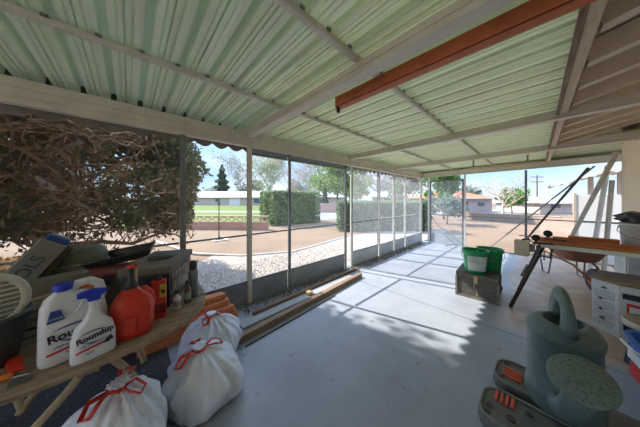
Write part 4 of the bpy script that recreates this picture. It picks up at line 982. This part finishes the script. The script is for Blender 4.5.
# long light bar lying
t = place('grey_crate', 'grey slatted crate standing behind the white jug, carrying the trough', 'crate', -1.95, -.30, tw=0)
MB().mm(-.15, .15, -.12, .12, 0, .012).build('crate_floor', gcase, t)
for k in range(3): MB().mm(-.15, .15, -.125, -.115, .02 + k * .045, .05 + k * .045).build('front_slat', gcase, t); MB().mm(-.15, .15, .115, .125, .02 + k * .045, .05 + k * .045).build('rear_slat', gcase, t)
for x in (-.145, .145): MB().mm(x - .006, x + .006, -.115, .115, .012, .15).build('end_panel', gcase, t)
MB().mm(-.155, .155, -.13, .13, .15, .158).build('top_board', oldwood, t)
t = place('grey_trough', 'long grey green trough lying on the grey crate behind the jug', 'trough', -2.02, -.40, ZT + .159, tw=8)
MB().extr([(-.035, 0), (.035, 0), (.05, .10), (.042, .10), (.03, .008), (-.03, .008), (-.042, .10), (-.05, .10)], (-.34, 0, 0), (0, 1, 0), (0, 0, 1), (1, 0, 0), .54).build('trough_body', mat('trough_grey', (.26, .27, .22), (.20, .21, .17), 6, .6), t, bevel=.003)
for x in (-.338, .198): MB().mm(x - .003, x + .003, -.045, .045, .0, .10).build('end_wall', gcase, t)
# orange tape / cord reel
t = place('orange_strap', 'coil of orange strap lying behind the jug cap', 'strap', -1.90, -.225, ZT + .159, tw=0)
for k in range(2):
    MB().tube([(.075 * math.cos(q) + .006 * k, .045 * math.sin(q), .014 + .022 * k) for q in [j * PI / 10 for j in range(20)]], .011, 8, closed=True).build('coil', orangep, t, smooth=True)
MB().tube([(-.07, -.0, .04), (-.12, -.02, .035), (-.17, -.03, .03)], .014, 8).build('handle', mat('tan_handle', (.42, .34, .22), None, 6, .6), t)
# wall-clock like round thing & basin at left edge
t = place('grey_basin', 'dark grey green basin on the table at the left edge of the picture', 'basin', -1.66, -.475, tw=0)
MB().lathe([(.09, 0), (.095, .004), (.128, .205), (.139, .21), (.141, .225), (.128, .225), (.118, .205), (.088, .012), (0, .01)], cap1=False, seg=36).build('basin_bowl', mat('basin_green', (.09, .115, .105), (.06, .08, .075), 6, .5), t, smooth=True)
t = place('round_fan', 'round cream slatted fan face standing in the dark basin at the left edge', 'fan', -1.655, -.455, ZT + .03, tw=10)
MB().tube([(.10 * math.cos(q), 0, .245 + .115 * math.sin(q)) for q in [j * PI / 16 for j in range(32)]], .016, 8, closed=True).build('fan_ring', mat('cream_plastic', (.66, .64, .52), (.58, .56, .45), 6, .5), t, smooth=True)
b = MB()
for k in range(9):
    z = .155 + k * .0225; hw = math.sqrt(max(.0, 1 - ((z - .245) / .115) ** 2)) * .10; b.mm(-hw, hw, -.004, .004, z - .004, z + .004)
b.build('slats', mat('cream_plastic', (.6, .6, .5)), t)
MB().cyl((0, -.006, .245), (0, -.014, .245), .03, 16).build('hub', mat('cream_plastic', (.6, .6, .5)), t)
MB().extr([(-.06, 0), (.06, 0), (.05, .02), (.02, .03), (.02, .135), (-.02, .135), (-.02, .03), (-.05, .02)], (0, .02, 0), (1, 0, 0), (0, 0, 1), (0, -1, 0), .04).build('stand', mat('dark_stand', (.10, .10, .09), None, 6, .5), t, bevel=.004)
# red handled scraper
t = place('hand_tool', 'red handled hand tool with steel blade lying at the table front', 'hand tool', -1.50, -.345, tw=4)
MB().extr([(-.02, .0), (.02, .0), (.024, .10), (.014, .14), (-.014, .14), (-.022, .10)], (0, 0, .002), (1, 0, 0), (0, 1, 0), (0, 0, 1), .018).build('grip', redp, t, bevel=.006)
MB().extr([(-.03, -.10), (.03, -.10), (.018, .0), (-.018, .0)], (0, 0, .003), (1, 0, 0), (0, 1, 0), (0, 0, 1), .003).build('blade', chrome, t)
t = place('orange_knife', 'small orange handle at the very left edge of the table front', 'knife', -1.49, -.40, tw=60)
MB().sup([(0, 0, 0, .014, .05), (0, 0, .012, .016, .055), (0, 0, .022, .010, .048)], 20, pw=3).build('grip', orangep, t, smooth=True)
MB().mm(-.008, .008, -.10, -.05, .004, .008).build('blade', chrome, t)
# ------------------------------------------------------------------ orange timbers stacked under the screen
random.seed(5)
rows = [(0, 4), (1, 4), (2, 4), (3, 3), (4, 2)]
names = ['bottom', 'second', 'third', 'fourth', 'top']
cols = ['against the kick panel', 'one board out from the kick panel', 'two boards out from the kick panel', 'three boards out from the kick panel', 'outermost from the kick panel']
for lv, cnt in rows:
    for k in range(cnt):
        x = -2.785 + k * .056; z = lv * .064; y1_ = 1.03 - lv * .035 - random.uniform(0, .03)
        o = MB().mm(-.026, .026, -.95, 0, 0, .062).build('stacked_board', redwood, bevel=.003); o.location = (x + .02, y1_, z + .0005)
        tag(o, 'orange board in the %s layer of the pile, %s' % (names[lv], cols[k]), 'board', 'orange board pile by the screens')
# ------------------------------------------------------------------ long boards on the floor
def fboard(name, lab, a, c, w_, h_, m, cat='board'):
    a = Vector((*a, h_ / 2 + .001)); c = Vector((*c, h_ / 2 + .001)); L_ = (c - a).length; ang = math.atan2(c.y - a.y, c.x - a.x)
    t_ = MB().mm(0, L_, -w_ / 2, w_ / 2, -h_ / 2, h_ / 2).build(name, m, bevel=.003); t_.location = a; t_.rotation_euler = (0, 0, ang - 0)
    return tag(t_, lab, cat)
brown_x = mat('brown_plank_x', (.34, .23, .15), (.20, .13, .085), 5, .75, bump=.3, stretch=(.8, 9, 9))
t = thing('floor_tone', 'dark speckled sheet added over the floor beneath the wooden table', 'mat', (-2.78, -1.5, .001))  # thin sheet added to darken the floor under the table
MB().mm(0, .86, 0, 1.78, 0, .004).build('dark_sheet', mat('dark_speckle', (.035, .035, .04), (.10, .10, .11), 60, .9, contrast=(.45, .7)), t)
fboard('long_plank', 'longest brown plank lying on the floor parallel to the screens', (-2.14, .80), (-2.36, 3.30), .075, .07, brown_x)
fboard('pale_plank', 'pale flat plank lying between the brown planks by the screens', (-2.37, .95), (-2.47, 3.15), .13, .03, mat('grey_plank_x', (.42, .43, .44), (.32, .32, .32), 5, .6, bump=.2, stretch=(.8, 9, 9)))
fboard('dark_plank', 'thin dark plank close along the kick panel', (-2.53, 1.18), (-2.66, 3.55), .05, .04, brownwood)
fboard('red_plank', 'reddish plank ending near the white post of the second rafter', (-2.60, 2.0), (-2.56, 3.75), .05, .03, redwood_x) if False else None
fboard('metal_strip', 'narrow dark metal strip lying nearest the open floor', (-2.03, .86), (-2.16, 2.35), .018, .012, ironm, 'strip')
t = thing('rag', 'small crumpled yellowish rag lying on the pale plank', 'rag', (-2.42, 2.05, .032))
blob(.06, .05, .03, 9.1, .7, 16, 8).build('cloth', mat('rag_tan', (.48, .38, .2), None, 9, .9), t, smooth=True)
b = MB()
random.seed(3)
def crumb():
    return (random.uniform(-2.76, -2.56), random.uniform(1.1, 7.3), .022 + random.random() * .012)
b.leaves(crumb, 1500, .035)
tag(b.build('dry_leaves', leaf_mat('floor_leaf', (.24, .15, .08), (.14, .09, .05), 6)), 'dry leaves and grit strewn along the foot of the left screens', 'debris', kind='stuff')
# ------------------------------------------------------------------ rubbish bags
def bag(loc, rx_, ry_, h_, seed, lab, rz=0, tiltn=(0, 0)):
    t = thing('rubbish_bag', lab, 'bag', loc, rz, 'white rubbish bags with red drawstrings')
    rg = []; seg = 64; prof = [(.5, 0), (.84, .012), (.97, .08), (1.04, .2), (1.05, .34), (1.02, .48), (.95, .60), (.84, .70), (.68, .79), (.50, .86), (.32, .91), (.17, .94), (.11, .965), (.13, .99), (.19, 1.01), (.20, 1.02)]
    for i, (r_, z) in enumerate(prof):
        ring = []
        for j in range(seg):
            th = 2 * PI * j / seg
            v = Vector((math.cos(th) * r_, math.sin(th) * r_, z * 1.3))
            lump = 1 + .22 * noise.noise(v * 1.6 + Vector((seed, 0, 0))) + .11 * noise.noise(v * 4 + Vector((0, seed, 0)))
            pl = (.03 + .22 * max(0, z - .40)) * math.sin(th * 11 + seed + 2.2 * noise.noise(v * 1.3 + Vector((seed, 3, 0))) * 2) + (.02 + .08 * max(0, z - .5)) * math.sin(th * 19 + seed * 2 + z * 3)
            k = lump + pl
            zz = z * h_ * (1 + .05 * noise.noise(v * 3))
            ring.append((math.cos(th) * r_ * rx_ * k + tiltn[0] * max(0, z - .5), math.sin(th) * r_ * ry_ * k + tiltn[1] * max(0, z - .5), zz if i else 0))
        rg.append(ring)
    MB().loft(rg).build('bag_film', bagm, t, smooth=True, sub=1)
    nx_, ny_ = tiltn[0] * .47, tiltn[1] * .47; zn = h_ * .965; rn = rx_ * .17
    MB().tube([(nx_ + rn * math.cos(q), ny_ + rn * math.sin(q), zn + .006 * math.sin(3 * q)) for q in [j * PI / 12 for j in range(24)]], .009, 7, closed=True).build('drawstring', redp, t, smooth=True)
    for a_, l_ in ((seed, .13), (seed + 2.6, .11), (seed + 4.3, .09)):
        c_, s_ = math.cos(a_), math.sin(a_)
        pts = [(rn * .9, 0, zn), (rn + l_ * .45, .025, zn + .022), (rn + l_, .03, zn - .015), (rn + l_ * 1.05, -.01, zn - .03), (rn + l_ * .6, -.035, zn + .006), (rn * .9, -.01, zn)]
        MB().tube([(nx_ + p * c_ - q * s_, ny_ + p * s_ + q * c_, z) for p, q, z in pts], .0085, 7, flat=(1.4, .5)).build('tie_loop', redp, t, smooth=True)
bag((-2.215, .60, 0), .25, .235, .36, 1.3, 'farthest white rubbish bag, beside the orange board pile', 0, (-.05, .0))
bag((-1.74, .425, 0), .26, .25, .375, 4.7, 'large middle white rubbish bag on the open floor', .5, (-.10, -.02))
bag((-1.56, -.06, 0), .235, .23, .49, 8.1, 'nearest white rubbish bag, in front of the table legs', 1.0, (.0, .05))
# ------------------------------------------------------------------ light
scn = bpy.context.scene
w = bpy.data.worlds.new('sky'); scn.world = w; w.use_nodes = True; N = w.node_tree.nodes; L = w.node_tree.links
bg = N['Background']
tc = N.new('ShaderNodeTexCoord'); sp = N.new('ShaderNodeSeparateXYZ'); L.new(tc.outputs['Generated'], sp.inputs[0])
gr = N.new('ShaderNodeValToRGB'); e = gr.color_ramp.elements
e[0].position = 0; e[0].color = (.34, .42, .50, 1); e[1].position = 1; e[1].color = (.62, .86, 1.3, 1)
for p_, c_ in ((.10, (.24, .36, .54, 1)), (.24, (.25, .40, .68, 1)), (.5, (.55, .80, 1.25, 1))):
    k_ = e.new(p_); k_.color = c_
L.new(sp.outputs['Z'], gr.inputs[0])
mp = N.new('ShaderNodeMapping'); mp.inputs['Scale'].default_value = (1, 1, 2.6); L.new(tc.outputs['Generated'], mp.inputs[0])
nz = N.new('ShaderNodeTexNoise'); nz.inputs['Scale'].default_value = 3.2; nz.inputs['Detail'].default_value = 7; L.new(mp.outputs[0], nz.inputs['Vector'])
cr = N.new('ShaderNodeValToRGB'); cr.color_ramp.elements[0].position = .46; cr.color_ramp.elements[1].position = .66
cr.color_ramp.elements[0].color = (0, 0, 0, 1); cr.color_ramp.elements[1].color = (.7, .7, .7, 1); L.new(nz.outputs['Fac'], cr.inputs[0])
mx = N.new('ShaderNodeMix'); mx.data_type = 'RGBA'; L.new(cr.outputs[0], mx.inputs['Factor']); L.new(gr.outputs[0], mx.inputs['A']); mx.inputs['B'].default_value = (.47, .49, .52, 1)
L.new(mx.outputs['Result'], bg.inputs['Color']); bg.inputs['Strength'].default_value = 1.0
sd = bpy.data.lights.new('sun', 'SUN'); so = bpy.data.objects.new('sun', sd); COL.objects.link(so); sd.energy = 3.7; sd.angle = R(.7); sd.color = (1, .94, .85)
so.rotation_euler = Vector((1, .3, -.90)).to_track_quat('-Z', 'Y').to_euler(); so.location = (-8, -3, 10)
scn.view_settings.view_transform = 'Standard'; scn.view_settings.look = 'None'; scn.view_settings.gamma = 1
scn.view_settings.exposure = 1.42; scn.view_settings.use_curve_mapping = False
